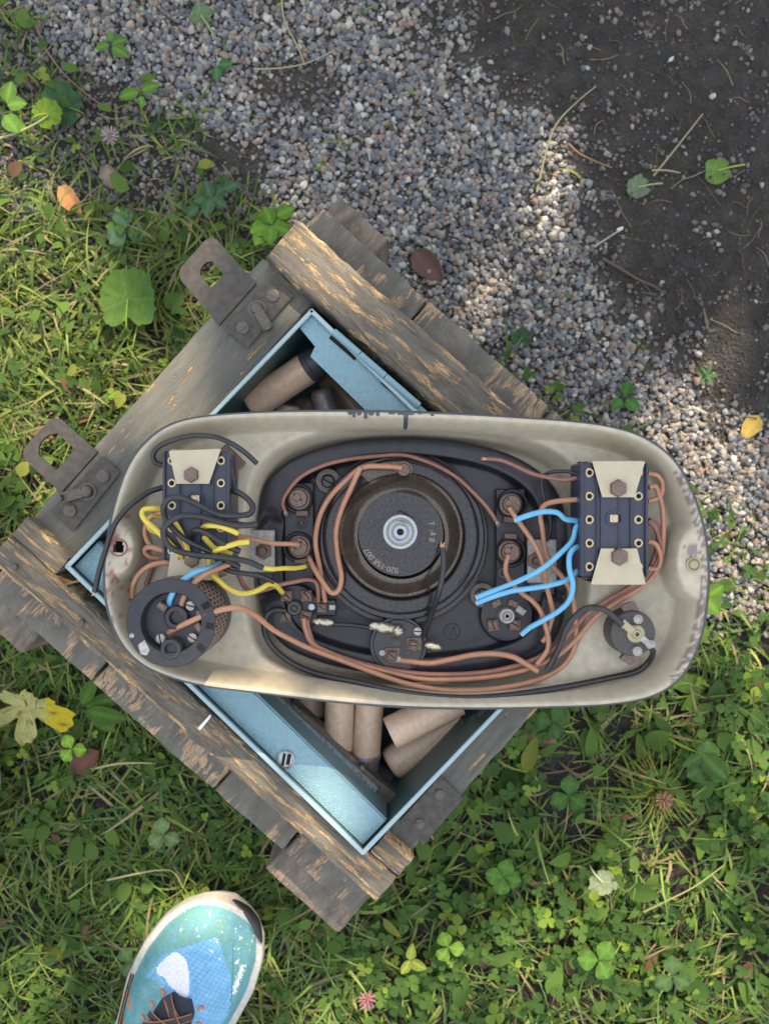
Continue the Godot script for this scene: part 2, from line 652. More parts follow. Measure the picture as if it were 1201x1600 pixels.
# how far the lawn reaches, 0 to 1
func lawn_amount(e: float, s: float) -> float:
	var w := noise_a.get_noise_2d(e * 0.012 + 40.0, s * 0.012) * 40.0 + noise_b.get_noise_2d(e * 0.04, s * 0.04 + 9.0) * 18.0
	var left := 20.0 + s * 0.75
	if s > 130.0:
		left = 117.0 + (s - 130.0) * 1.5
	var a := smoothstep(-70.0, 60.0, left - e + w)
	if s < 330.0:
		a *= lerpf(0.5, 1.0, smoothstep(150.0, 420.0, s + (120.0 - e) * 0.9))
	if s > 900.0 or e < 200.0 and s > 500.0:
		a = maxf(a, smoothstep(-40.0, 50.0, s - 985.0 + w) if e > 560.0 else 1.0)
	var d := Vector2((e - 868.0) / 42.0, (s - 1200.0) / 120.0).length()
	a *= lerpf(0.12, 1.0, smoothstep(0.5, 1.15, d + w * 0.006))
	return a

func spot_of(x: float, z: float, y := 0.0) -> Vector2:
	return Vector2(600.5 + x / (EYE - y) * FOCAL, 800.0 + z / (EYE - y) * FOCAL)

func ground_height(x: float, z: float) -> float:
	return noise_a.get_noise_2d(x * 3.0, z * 3.0) * 0.006 + noise_b.get_noise_2d(x * 16.0, z * 16.0) * 0.0025

# true where the crate or a shoe stands
func is_covered(x: float, z: float, grow := 0.0) -> bool:
	var p := Vector3(x, 0, z)
	var u := p.dot(U)
	var v := p.dot(V)
	if u > -0.238 - grow and u < 0.238 + grow and v > -0.315 - grow and v < 0.185 + grow:
		return true
	return false

func make_ground() -> void:
	var s := Shape.new()
	var line := [-60.0, -15.0, -5.0, -2.5, -1.6]
	var q := -1.2
	while q < 1.21:
		line.append(q)
		q += 0.02
	line.append_array([1.6, 2.5, 5.0, 15.0, 60.0])
	var m := line.size()
	for z in line:
		for x in line:
			var p := spot_of(x, z)
			var g := gravel_amount(p.x, p.y)
			var l := lawn_amount(p.x, p.y)
			var far := smoothstep(1.0, 2.5, maxf(absf(x), absf(z)))
			var soil := Color(0.034, 0.031, 0.029).lerp(Color(0.060, 0.054, 0.050), 0.5 + 0.5 * noise_a.get_noise_2d(x * 9.0, z * 9.0))
			soil = soil.lerp(Color(0.15, 0.135, 0.12), g)
			soil = soil.lerp(Color(0.036, 0.031, 0.024), l)
			s.col = soil.lerp(Color(0.05, 0.085, 0.024).lerp(Color(0.12, 0.11, 0.10), g * (1.0 - l)), smoothstep(0.78, 1.0, maxf(absf(x), absf(z))) * maxf(maxf(l, g), far))
			var y := ground_height(x, z) * (1.0 - far)
			var e := 0.01
			var nn := Vector3(ground_height(x - e, z) - ground_height(x + e, z), 2.0 * e, ground_height(x, z - e) - ground_height(x, z + e)).normalized()
			s.vert(Vector3(x, y, z), nn if far < 0.5 else Vector3.UP)
	for j in m - 1:
		for i in m - 1:
			var b := j * m + i
			s.face(b, b + 1, b + m)
			s.face(b + 1, b + m + 1, b + m)
	single("ground", s, mats.soil, "dark soil under the lawn and the gravel", "", Vector3.ZERO, "", "structure")


func make_tree() -> void:
	var gaps := []
	for q in ["735,478,.04,0", "858,240,.018,0", "858,290,.026,0", "850,340,.026,0", "1060,690,.055,0", "1085,760,.062,0", "1100,820,.04,0", "1140,505,.022,0", "1128,540,.016,0", "1075,590,.014,0", "1050,640,.02,0",
		"40,430,.06,0", "110,500,.06,0", "60,620,.07,0", "190,600,.04,0", "20,250,.035,0", "440,345,.02,0", "485,390,.03,.21", "540,440,.024,.21", "620,520,.012,.21", "700,590,.01,.21", "500,1340,.012,.21", "90,880,.02,.2",
		"1120,930,.03,0", "655,1068,.012,.23", "880,1510,.02,0", "660,330,.012,0", "1090,1000,.02,0", "330,480,.03,0"]:
		var w: PackedStringArray = q.split(",")
		gaps.append([at(float(w[0]), float(w[1]), float(w[3])), float(w[2])])
	# small flecks of sun on the lawn, where the panel does not stand in the way
	var fl := RandomNumberGenerator.new()
	fl.seed = 61
	for i in 150:
		var e := fl.randf_range(0.0, 1200.0)
		var s0 := fl.randf_range(560.0, 1600.0)
		if e > 300.0 and s0 < 1420.0 and not (e > 1010.0 or e > 880.0 and s0 > 1400.0):
			continue
		if e <= 300.0 and s0 > 1000.0 and s0 < 1400.0:
			continue
		gaps.append([at(e, s0, 0.01), fl.randf_range(0.020, 0.042)])
	var foot := Vector3(1.6, 0, -6.4)
	var t := thing("tree", "leafy tree that shades the crate, its trunk beyond the gravel", "tree", foot)
	var crown := sun_towards * 4.6
	var top := crown + Vector3(0.2, 0.4, -0.6)
	var s := Shape.new()
	s.tube(spline([foot + Vector3(0, -0.1, 0), foot + Vector3(-0.05, 1.2, 0.3), foot.lerp(top, 0.6) + Vector3(0, 0.5, 0), top + Vector3(0, 0.6, 0)], 8), 0.13, 12, true, 0.35)
	part("trunk", s, mats.bark, t)
	for k in 9:
		s = Shape.new()
		var a := foot.lerp(top, 0.55 + 0.05 * k) + Vector3(0, 0.42, 0)
		var out := Vector3(cos(k * 2.4), 0.35, sin(k * 2.4)) * 1.1
		s.tube(spline([a, a + out * 0.5 + Vector3(0, 0.1, 0), a + out], 6), 0.035, 8, true, 0.25)
		part("limb", s, mats.bark, t)
	var lf := Shape.new()
	leaf_into(lf, Transform3D.IDENTITY, 1.0, 0.42, 0.2, 0.1, Color(1, 1, 1), Color(1.1, 1.1, 1.0))
	var where := []
	var tint := []
	var r := RandomNumberGenerator.new()
	r.seed = 99
	var e1 := sun_towards.cross(Vector3.UP).normalized()
	var e2 := sun_towards.cross(e1)
	while where.size() < 34000:
		var d := Vector3(r.randfn(), r.randfn(), r.randfn()).normalized() * pow(r.randf(), 0.34)
		var p := crown + e1 * d.x * 1.55 + e2 * d.y * 1.45 + sun_towards * d.z * 0.9
		var size := r.randf_range(0.05, 0.095)
		var b := Basis.from_euler(Vector3(r.randf_range(-0.9, 0.9), r.randf() * TAU, r.randf_range(-0.9, 0.9))) * size
		var blocked := false
		for g in gaps:
			var rel: Vector3 = p + b.x * 0.5 - g[0]
			if (rel - sun_towards * rel.dot(sun_towards)).length() < g[1] + size * 0.3:
				blocked = true
				break
		if blocked:
			continue
		where.append(Transform3D(b, p - foot))
		tint.append(Color(0.05, 0.09, 0.02).lerp(Color(0.09, 0.13, 0.03), r.randf()))
	scatter("crown", lf.mesh(Vector3.ZERO), mats.leaf, where, tint, t)


# ---------------------------------------------------------------- crate
# a sawn timber with worn, slightly wavy edges; p is the middle of its top face
func timber(s: Shape, p: Vector3, along: Vector3, across: Vector3, length: float, width: float, thick: float, wave := 0.0012, sd := 0, off := 0.0) -> void:
	var prof := []
	var b := 0.0028
	var hw := width * 0.5
	for q in [[-hw, -thick, 0.0], [-hw, -b * 1.6, 0.02], [-hw + b * 0.35, -b * 0.5, 0.035], [-hw + b * 1.3, 0.0, 0.06], [-hw * 0.55, 0.0, 0.25], [0.0, 0.0, 0.5], [hw * 0.55, 0.0, 0.75], [hw - b * 1.3, 0.0, 0.94], [hw - b * 0.35, -b * 0.5, 0.965], [hw, -b * 1.6, 0.98], [hw, -thick, 1.0]]:
		prof.append(q)
	var rings := []
	var uvs := []
	var steps := maxi(6, int(length / 0.006))
	var m := prof.size()
	for i in steps + 1:
		var t := float(i) / steps
		var x := (t - 0.5) * length
		var ring := PackedVector3Array()
		var tu := PackedVector2Array()
		for k in m:
			var q: Array = prof[k]
			var near := 1.0 if absf(q[0]) > hw * 0.8 else 0.35
			var j := noise_b.get_noise_3d(x * 34.0 + sd * 7.0, k * 3.0, sd) * wave * near
			var j2 := noise_b.get_noise_3d(x * 22.0 + sd * 3.0, k * 1.3, sd + 40.0) * wave * near
			var endw := noise_b.get_noise_2d(k * 5.0, sd + i * 9.0) * 0.0016 if i == 0 or i == steps else 0.0
			ring.append(p + along * (x + endw) + across * (q[0] + j) + Vector3(0, q[1] + j2 - (b * 0.5 if i == 0 or i == steps else 0.0), 0))
			tu.append(Vector2(off + x / 0.5, q[2]))
		rings.append(ring)
		uvs.append(tu)
	s.loft(rings, false, false, Vector3.UP, uvs)
	for e in [0, steps]:
		var pts := []
		var tu := []
		for k in m:
			pts.append(rings[e][k])
			tu.append(Vector2(off + 0.3 + k * 0.002, 0.2 + 0.06 * k))
		s.poly(pts, along if e == steps else -along, tu)

func screw(s: Shape, p: Vector3, axis: Vector3, r: float, h: float, turn: float, slot := true) -> void:
	s.lathe(p, axis, [Vector2(r, 0), Vector2(r, h * 0.55), Vector2(r * 0.86, h * 0.9), Vector2(r * 0.5, h), Vector2(0, h * 1.03)], 18)
	if slot:
		pass

func slot_bar(s: Shape, p: Vector3, axis: Vector3, r: float, turn: float) -> void:
	var e := axis.cross(Vector3.RIGHT if absf(axis.x) < 0.8 else Vector3.BACK).normalized().rotated(axis, turn)
	s.box(p, e, axis, e.cross(axis), Vector3(r * 0.9, r * 0.05, r * 0.12), 0.00005)

func hex_head(s: Shape, p: Vector3, axis: Vector3, r: float, h: float) -> void:
	s.lathe(p, axis, [Vector2(r * 1.12, 0), Vector2(r * 1.12, h * 0.12), Vector2(r, h * 0.14), Vector2(r, h * 0.86), Vector2(r * 0.8, h), Vector2(r * 0.45, h), Vector2(0, h * 0.96)], 6)

# a slotted screw as a part with its slot as a sub-part
func screw_part(parent: Node, p: Vector3, r: float, h: float, turn: float, m: Material, called := "screw", axis := Vector3.UP) -> MeshInstance3D:
	var s := Shape.new()
	screw(s, p, axis, r, h, turn)
	var o := part(called, s, m, parent)
	var b := Shape.new()
	slot_bar(b, p + axis * (h * 1.02), axis, r, turn)
	part("slot", b, mats.hole_dark, o)
	return o

func plate_with_slot(s: Shape, c: Vector3, ax: Vector3, az: Vector3, hx: float, hz: float, wx: float, wz: float, off: float, thick: float) -> void:
	# a flat tongue (along ax) with a long hole: four bars round the opening, corners clipped
	var up := ax.cross(az).normalized()
	if up.y < 0.0:
		up = -up
	var outer := []
	var cc := minf(hx, hz) * 0.35
	for q in [[-hx, -hz], [hx - cc, -hz], [hx - cc * 0.3, -hz + cc * 0.3], [hx, -hz + cc], [hx, hz - cc], [hx - cc * 0.3, hz - cc * 0.3], [hx - cc, hz], [-hx, hz]]:
		outer.append(c + ax * q[0] + az * q[1])
	var inner := []
	for q in [[off - wx, -wz], [off + wx - wz * 0.5, -wz], [off + wx - wz * 0.12, -wz * 0.6], [off + wx, -wz * 0.2], [off + wx, wz * 0.2], [off + wx - wz * 0.12, wz * 0.6], [off + wx - wz * 0.5, wz], [off - wx, wz]]:
		inner.append(c + ax * q[0] + az * q[1])
	var m := 8
	for i in m:
		var j := (i + 1) % m
		s.poly([outer[i], outer[j], inner[j], inner[i]], up)
		s.poly([outer[i] - up * thick, outer[j] - up * thick, inner[j] - up * thick, inner[i] - up * thick], -up)
		s.poly([outer[i], outer[j], outer[j] - up * thick, outer[i] - up * thick], (outer[i] + outer[j]) * 0.5 - c)
		s.poly([inner[i], inner[j], inner[j] - up * thick, inner[i] - up * thick], c + ax * off - (inner[i] + inner[j]) * 0.5)

func make_crate() -> void:
	var t := thing("wooden_crate", "open grey painted wooden crate with worn bare edges under the instrument panel", "crate", crate_at(0, -0.06, 0))
	var s: Shape
	# skids that stick out below the boards
	for q in [[-0.2115, 0.067], [0.1975, 0.099]]:
		for e in [[0.208, 0.12, 0.0], [-0.348, -0.25, 0.5]]:
			s = Shape.new()
			timber(s, crate_at(q[0], (e[0] + e[1]) * 0.5, 0.142), V, U, absf(e[0] - e[1]), q[1], 0.14, 0.002, int(q[0] * 90 + e[0] * 50), e[2])
			part("corner_post", s, mats.end_wood, t)
	# boards that run across under the rails; each one shows at both sides
	var cuts := [-0.243, -0.104, 0.055, 0.145, 0.236]
	for k in 4:
		var a: float = cuts[k] + 0.0012
		var b: float = cuts[k + 1] - 0.0012
		for e in [[0.1825, 0.155], [-0.3115, -0.20]]:
			s = Shape.new()
			var jut := rng.randf_range(-0.002, 0.002)
			timber(s, crate_at((a + b) * 0.5, (e[0] + jut + e[1]) * 0.5, 0.170 + rng.randf_range(-0.0015, 0.0015)), V, U, absf(e[0] - e[1]) + jut, b - a, 0.024, 0.0014, k * 5 + int(e[0] * 30), 0.13 * k + e[0])
			part("deck_board", s, mats.board_wood, t)
	# side walls down to the ground
	for e in [[0.150, V], [-0.280, V]]:
		for k in 2:
			s = Shape.new()
			s.box(crate_at(0, e[0], 0.037 + 0.073 * k), U, Vector3.UP, V, Vector3(0.236, 0.0355, 0.011), 0.002)
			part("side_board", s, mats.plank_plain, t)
	for e in [-0.228, 0.222]:
		for k in 2:
			s = Shape.new()
			s.box(crate_at(e, -0.065, 0.049 + 0.073 * k), U, Vector3.UP, V, Vector3(0.011, 0.0355, 0.2), 0.002)
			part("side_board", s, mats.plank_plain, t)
	# planks of the rim
	s = Shape.new()
	timber(s, crate_at(-0.2115, -0.06, 0.197), V, U, 0.325, 0.065, 0.024, 0.0012, 31, 0.1)
	part("rim_plank", s, mats.plank_wood, t)
	s = Shape.new()
	timber(s, crate_at(0.2125, -0.06, 0.195), V, U, 0.325, 0.036, 0.022, 0.0016, 37, 0.7)
	part("rim_plank", s, mats.plank_wood, t)
	# the two worn rails on top
	s = Shape.new()
	timber(s, crate_at(-0.003, 0.1255, 0.216), U, V, 0.466, 0.046, 0.045, 0.0022, 41, 0.05)
	part("top_rail", s, mats.batten_wood, t, "worn rail with long strips of bare yellow wood, beside the gravel")
	s = Shape.new()
	timber(s, crate_at(-0.006, -0.2585, 0.213), U, V, 0.474, 0.029, 0.042, 0.0022, 43, 0.55)
	part("top_rail", s, mats.batten_wood, t, "worn rail with gouged bare wood, on the shoe's side")
	for q in [[-0.2155, 0.054, 0.03], [0.2145, 0.034, 0.024]]:
		s = Shape.new()
		timber(s, crate_at(q[0], -0.2325, 0.2125), U, V, q[1], 0.0225, 0.04, 0.0016, 47 + int(q[0] * 30), q[0])
		part("rail_end", s, mats.batten_wood, t)
	# nail heads, knots and a pale splinter
	for q in [[-0.205, 0.125], [0.02, 0.118], [0.09, 0.13], [-0.22, -0.262], [-0.14, -0.26]]:
		s = Shape.new()
		s.lathe(crate_at(q[0], q[1], 0.2145), Vector3.UP, [Vector2(0.0034, 0), Vector2(0.003, 0.0014), Vector2(0, 0.0018)], 12)
		part("nail", s, mats.screw_grey, t)
	s = Shape.new()
	var sp := at(329, 1117, 0.2165)
	s.tube(spline([sp, sp.lerp(at(322, 1128, 0.217), 0.5), at(311, 1139, 0.2165)], 4), 0.0008, 6, true, 2.2)
	part("splinter", s, mats.white_tip, t, "loose white splinter")
	# strap at the corner towards the lawn
	s = Shape.new()
	var st := [at(688, 1214, 0.1985), at(722, 1248, 0.1985), at(661, 1320, 0.1985), at(625, 1284, 0.1985)]
	s.prism(st, 0.0022, 0.0006)
	var strap := part("corner_strap", s, mats.hasp_metal, t, "dark metal strap held by two screws")
	for q in [[686, 1241, 0.5], [655, 1287, 1.9]]:
		var sc := Shape.new()
		screw(sc, at(q[0], q[1], 0.1985), Vector3.UP, 0.0048, 0.0016, q[2])
		slot_bar(sc, at(q[0], q[1], 0.2003), Vector3.UP, 0.0046, q[2])
		part("screw", sc, mats.screw_grey, strap)
	# two catches on the plank towards the lawn: plate, screws, turn button, and the slotted hasp hanging out
	var catches := [
		[[424, 432], [456, 462], [386, 542], [352, 514], [427, 462], [380, 512], [402, 483], [420, 514], [302, 396], [371, 475]],
		[[160, 714], [186, 738], [116, 826], [82, 798], [162, 744], [110, 798], [137, 768], [97, 778], [58, 678], [124, 738]]]
	var wider := 0.0
	for c in catches:
		s = Shape.new()
		var pl := []
		for k in 4:
			pl.append(at(c[k][0], c[k][1], 0.2005))
		s.prism(pl, 0.003, 0.0008)
		var plate := part("catch_plate", s, mats.hasp_metal, t)
		for k in [4, 5]:
			var sc := Shape.new()
			screw(sc, at(c[k][0], c[k][1], 0.2005), Vector3.UP, 0.0062, 0.002, 0.4 + k)
			slot_bar(sc, at(c[k][0], c[k][1], 0.2028), Vector3.UP, 0.0058, 0.4 + k)
			part("screw", sc, mats.screw_grey, plate)
		var tb := Shape.new()
		var stud := at(c[6][0], c[6][1], 0.2005)
		tb.lathe(stud, Vector3.UP, [Vector2(0.0085, 0), Vector2(0.0085, 0.001), Vector2(0.0064, 0.0012), Vector2(0.006, 0.003), Vector2(0.0048, 0.0052), Vector2(0.0025, 0.0062), Vector2(0, 0.0064)], 18)
		var lug := at(c[7][0], c[7][1], 0.2045)
		var al := (lug - stud)
		al.y = 0.0
		al = al.normalized()
		tb.box(stud.lerp(lug, 0.58) + Vector3(0, 0.002, 0), al, Vector3.UP, al.cross(Vector3.UP), Vector3(0.0100, 0.0013, 0.0050), 0.0006)
		tb.box(lug + Vector3(0, 0.004, 0), al, Vector3.UP, al.cross(Vector3.UP), Vector3(0.0022, 0.0030, 0.0030), 0.0008)
		part("turn_button", tb, mats.screw_grey, plate)
		var hs := Shape.new()
		var inner := at(c[9][0], c[9][1], 0.1995)
		var far := at(c[8][0], c[8][1], 0.186)
		var ax := (far - inner).normalized()
		var az := V
		var hl := (far - inner).length() * 0.5
		plate_with_slot(hs, (far + inner) * 0.5, ax, az, hl, size_at(42, 0.18), size_at(18 + wider, 0.18), size_at(14 + wider, 0.18), hl * (0.22 - wider * 0.006), 0.0025)
		wider = 8.0
		part("hasp", hs, mats.hasp_metal, t, "slotted metal hasp sticking out over the grass")


func make_box() -> void:
	var t := thing("metal_box", "light blue hammered metal box set into the wooden crate, full of brown tubes", "metal box", crate_at(0.0, -0.04, 0.02))
	var y := 0.222
	var cn := at(487, 483, y)
	var cw := at(103, 885, y)
	var cs := at(567, 1335, y)
	var ce := cn + cs - cw
	var s: Shape
	var walls := [[cn, cw], [cw, cs], [cs, ce], [ce, cn]]
	var mid := (cn + cs) * 0.5
	for k in 4:
		var a: Vector3 = walls[k][0]
		var b: Vector3 = walls[k][1]
		var ax := (b - a).normalized()
		var az := ax.cross(Vector3.UP)
		if az.dot(mid - a) < 0.0:
			az = -az
		var l := (b - a).length()
		s = Shape.new()
		s.box((a + b) * 0.5 + az * 0.0012 - Vector3(0, 0.1, 0), ax, Vector3.UP, az, Vector3(l * 0.5 - (0.0025 if k % 2 else 0.0), 0.1, 0.0012), 0.0008)
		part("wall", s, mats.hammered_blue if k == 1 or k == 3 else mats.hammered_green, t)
		s = Shape.new()
		s.box((a + b) * 0.5 + az * 0.0015 + Vector3(0, 0.0012, 0), ax, Vector3.UP, az, Vector3(l * 0.5, 0.0012, 0.0021), 0.0007)
		part("rim", s, mats.rim_blue, t)
	s = Shape.new()
	s.box(mid - Vector3(0, 0.199, 0), (cs - cw).normalized(), Vector3.UP, (cn - cw).normalized(), Vector3((cs - cw).length() * 0.5, 0.001, (cn - cw).length() * 0.5), 0.0004)
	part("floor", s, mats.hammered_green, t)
	# the flat ledge on the shoe's side, with the lock disc
	var along := (cs - cw).normalized()
	var inw := (cn - cw).normalized()
	var l := (cs - cw).length()
	s = Shape.new()
	s.box(cw + along * (l * 0.5) + inw * 0.019 - Vector3(0, 0.0075, 0), along, Vector3.UP, inw, Vector3(l * 0.5 - 0.004, 0.0009, 0.0155), 0.0008)
	var ledge := part("ledge", s, mats.hammered_blue, t)
	s = Shape.new()
	s.box(cw + along * (l * 0.5) + inw * 0.0352 - Vector3(0, 0.0375, 0), along, Vector3.UP, inw, Vector3(l * 0.5 - 0.004, 0.03, 0.0009), 0.0006)
	part("ledge_side", s, mats.hammered_blue, t)
	s = Shape.new()
	var lock := at(446.5, 1186.5, 0.2158)
	s.lathe(lock, Vector3.UP, [Vector2(0.0083, -0.001), Vector2(0.0083, 0.0012), Vector2(0.0072, 0.0018), Vector2(0.0066, 0.0006), Vector2(0, 0.0006)], 28)
	var disc := part("lock_disc", s, mats.bright_steel, ledge)
	var k := Shape.new()
	var ka := (at(440, 1195, 0.2) - at(452, 1180, 0.2)).normalized()
	ka = Vector3(0.18, 0, -0.98).normalized()
	k.box(lock + Vector3(-0.002, 0.0008, 0.0), ka, Vector3.UP, ka.cross(Vector3.UP), Vector3(0.0056, 0.0004, 0.0013), 0.0002)
	k.box(lock + Vector3(0.0026, 0.0008, 0.0), ka, Vector3.UP, ka.cross(Vector3.UP), Vector3(0.005, 0.0004, 0.0017), 0.0002)
	part("keyhole", k, mats.hole_dark, t)
	# inner strip with a rusty end
	s = Shape.new()
	var i0 := at(388, 1055, 0.176)
	var i1 := at(588, 1238, 0.176)
	var ia := (i1 - i0).normalized()
	s.box((i0 + i1) * 0.5 - Vector3(0, 0.012, 0), ia, Vector3.UP, ia.cross(Vector3.UP), Vector3((i1 - i0).length() * 0.5, 0.012, 0.0045), 0.0012)
	part("inner_strip", s, mats.rusty_edge, t)
	# hinge plate on the gravel side
	s = Shape.new()
	var hp := []
	for q in [[486, 485], [686, 660], [592, 660], [486, 557], [493, 541], [470, 513]]:
		hp.append(at(q[0], q[1], 0.2195))
	s.prism(hp, 0.0022, 0.0005)
	var plate := part("hinge_plate", s, mats.hammered_blue, t)
	var ha := at(486, 485, 0.223)
	var hb := at(668, 644, 0.223)
	var hd := (hb - ha).normalized()
	for q in [[0.2, 0.42, 1], [0.425, 0.64, 0], [0.645, 0.93, 1]]:
		s = Shape.new()
		var side := hd.cross(Vector3.UP) * 0.0012
		s.tube(PackedVector3Array([ha.lerp(hb, q[0]) + side, ha.lerp(hb, (q[0] + q[1]) * 0.5) + side, ha.lerp(hb, q[1]) + side]), 0.0036, 12)
		part("hinge_knuckle", s, mats.hammered_blue, plate)
		if q[2]:
			s = Shape.new()
			var sd := hd.cross(Vector3.UP)
			if sd.x > 0.0:
				sd = -sd
			s.box(ha.lerp(hb, (q[0] + q[1]) * 0.5) + sd * 0.0062 - Vector3(0, 0.0033, 0), hd, Vector3.UP, sd, Vector3((hb - ha).length() * (q[1] - q[0]) * 0.5, 0.0004, 0.0018), 0.0001)
			part("hinge_slot", s, mats.hole_dark, plate)
	make_tubes()

func tube_thing(a: Vector3, b: Vector3, r: float, m: Material, label: String, hollow := false, cap := 0.0, capm: Material = null) -> void:
	var low := a if a.y < b.y else b
	var t := thing("paper_tube", label, "tube", low - Vector3(0, r, 0), "tubes lying in the blue box")
	var ax := (a - b).normalized()
	var l := (a - b).length()
	var s := Shape.new()
	# a is the end that shows
	if hollow:
		s.lathe(b, ax, [Vector2(0, 0), Vector2(r, 0.001), Vector2(r, l - 0.002), Vector2(r * 0.93, l), Vector2(r * 0.74, l), Vector2(r * 0.7, l - 0.002), Vector2(r * 0.68, l - 0.03), Vector2(0, l - 0.03)], 30)
	else:
		s.lathe(b, ax, [Vector2(0, 0), Vector2(r, 0.001), Vector2(r, l - 0.006), Vector2(r * 0.95, l - 0.0026), Vector2(r * 0.82, l - 0.0006), Vector2(r * 0.6, l), Vector2(0, l - 0.0005)], 30)
	part("body", s, m, t)
	if cap != 0.0:
		s = Shape.new()
		s.lathe(b - ax * cap, ax, [Vector2(0, 0), Vector2(r * 0.9, 0), Vector2(r * 1.0, 0.002), Vector2(r * 1.0, cap - 0.004), Vector2(r * 1.05, cap - 0.003), Vector2(r * 1.05, cap), Vector2(r * 1.02, cap + 0.0015), Vector2(r * 0.99, cap + 0.002)], 30)
		part("metal_cap", s, capm, t)

func make_tubes() -> void:
	tube_thing(at(391, 634, 0.163), at(482, 574, 0.178), size_at(24, 0.14), mats.tube_tan, "tan tube with a dark cap in the upper corner of the blue box", false, 0.014, mats.cap_dark)
	tube_thing(at(452, 632, 0.143), at(440, 700, 0.133), size_at(18, 0.11), mats.tube_pale, "pale pinkish tube end just above the panel rim, beside the tan capped tube")
	tube_thing(at(500, 607, 0.146), at(528, 690, 0.138), size_at(17, 0.115), mats.cap_metal, "tube with a bluish rusty metal end in the upper corner of the blue box")
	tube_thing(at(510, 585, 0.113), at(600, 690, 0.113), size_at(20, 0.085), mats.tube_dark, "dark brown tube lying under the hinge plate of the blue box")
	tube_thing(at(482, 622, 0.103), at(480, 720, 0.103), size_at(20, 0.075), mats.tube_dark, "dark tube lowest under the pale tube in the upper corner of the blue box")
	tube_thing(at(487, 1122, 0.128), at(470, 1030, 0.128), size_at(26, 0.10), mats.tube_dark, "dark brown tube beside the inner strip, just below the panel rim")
	tube_thing(at(528, 1176, 0.153), at(533, 1040, 0.158), size_at(22, 0.125), mats.tube_tan, "upright tan tube with a rounded end, below the panel rim")
	tube_thing(at(582, 1040, 0.158), at(571, 1178, 0.146), size_at(22, 0.12), mats.tube_tan, "tan tube with a rusty blue-grey metal cap at its lower end", false, 0.03, mats.cap_metal)
	tube_thing(at(609, 1146, 0.174), at(716, 1092, 0.168), size_at(25, 0.145), mats.tube_tan, "tan tube with an open hollow end, lying slanted on top", true)
	tube_thing(at(608, 1196, 0.133), at(720, 1120, 0.128), size_at(25, 0.10), mats.tube_tan, "tan tube lying under the hollow tube by the box wall", false)
	tube_thing(at(612, 1222, 0.103), at(560, 1200, 0.108), size_at(17, 0.075), mats.cap_metal, "blue-grey metal capped tube end in the lowest corner of the blue box")


# ---------------------------------------------------------------- instrument panel
var panel: Node3D
var outline: PackedVector2Array
var recess: PackedVector2Array

func shell_drop(p: Vector2, d_out: float) -> float:
	var wide := lerpf(30.0, 34.0, smoothstep(230.0, 430.0, absf(p.x - 630.0)))
	var h := 0.030 * (1.0 - smoothstep(4.0, wide, d_out))
	var el := Vector2((p.x - 172.0) / 48.0, (p.y - 858.0) / 50.0).length()
	h = maxf(h, 0.029 * (1.0 - smoothstep(0.84, 1.16, el)))
	var er := Vector2((p.x - 1099.0) / 54.0, (p.y - 878.0) / 66.0).length()
	h = maxf(h, 0.029 * (1.0 - smoothstep(0.86, 1.12, er)))
	if p.x > 440.0 and p.x < 860.0 and p.y > 740.0 and p.y < 1000.0:
		h -= 0.034
	elif p.x > 360.0 and p.x < 950.0:
		h -= 0.034 * smoothstep(-6.0, 34.0, inside_by(p, recess))
	return h

# spots are surveyed at the floor inside and at the rim outside, so that steep walls stand upright
func on_shell(q: Vector2, t: float, y: float) -> Vector3:
	var p := at(q.x, q.y, minf(y, FLOOR) + 0.030 * smoothstep(0.7, 1.0, t))
	return Vector3(p.x, y + lift, p.z)

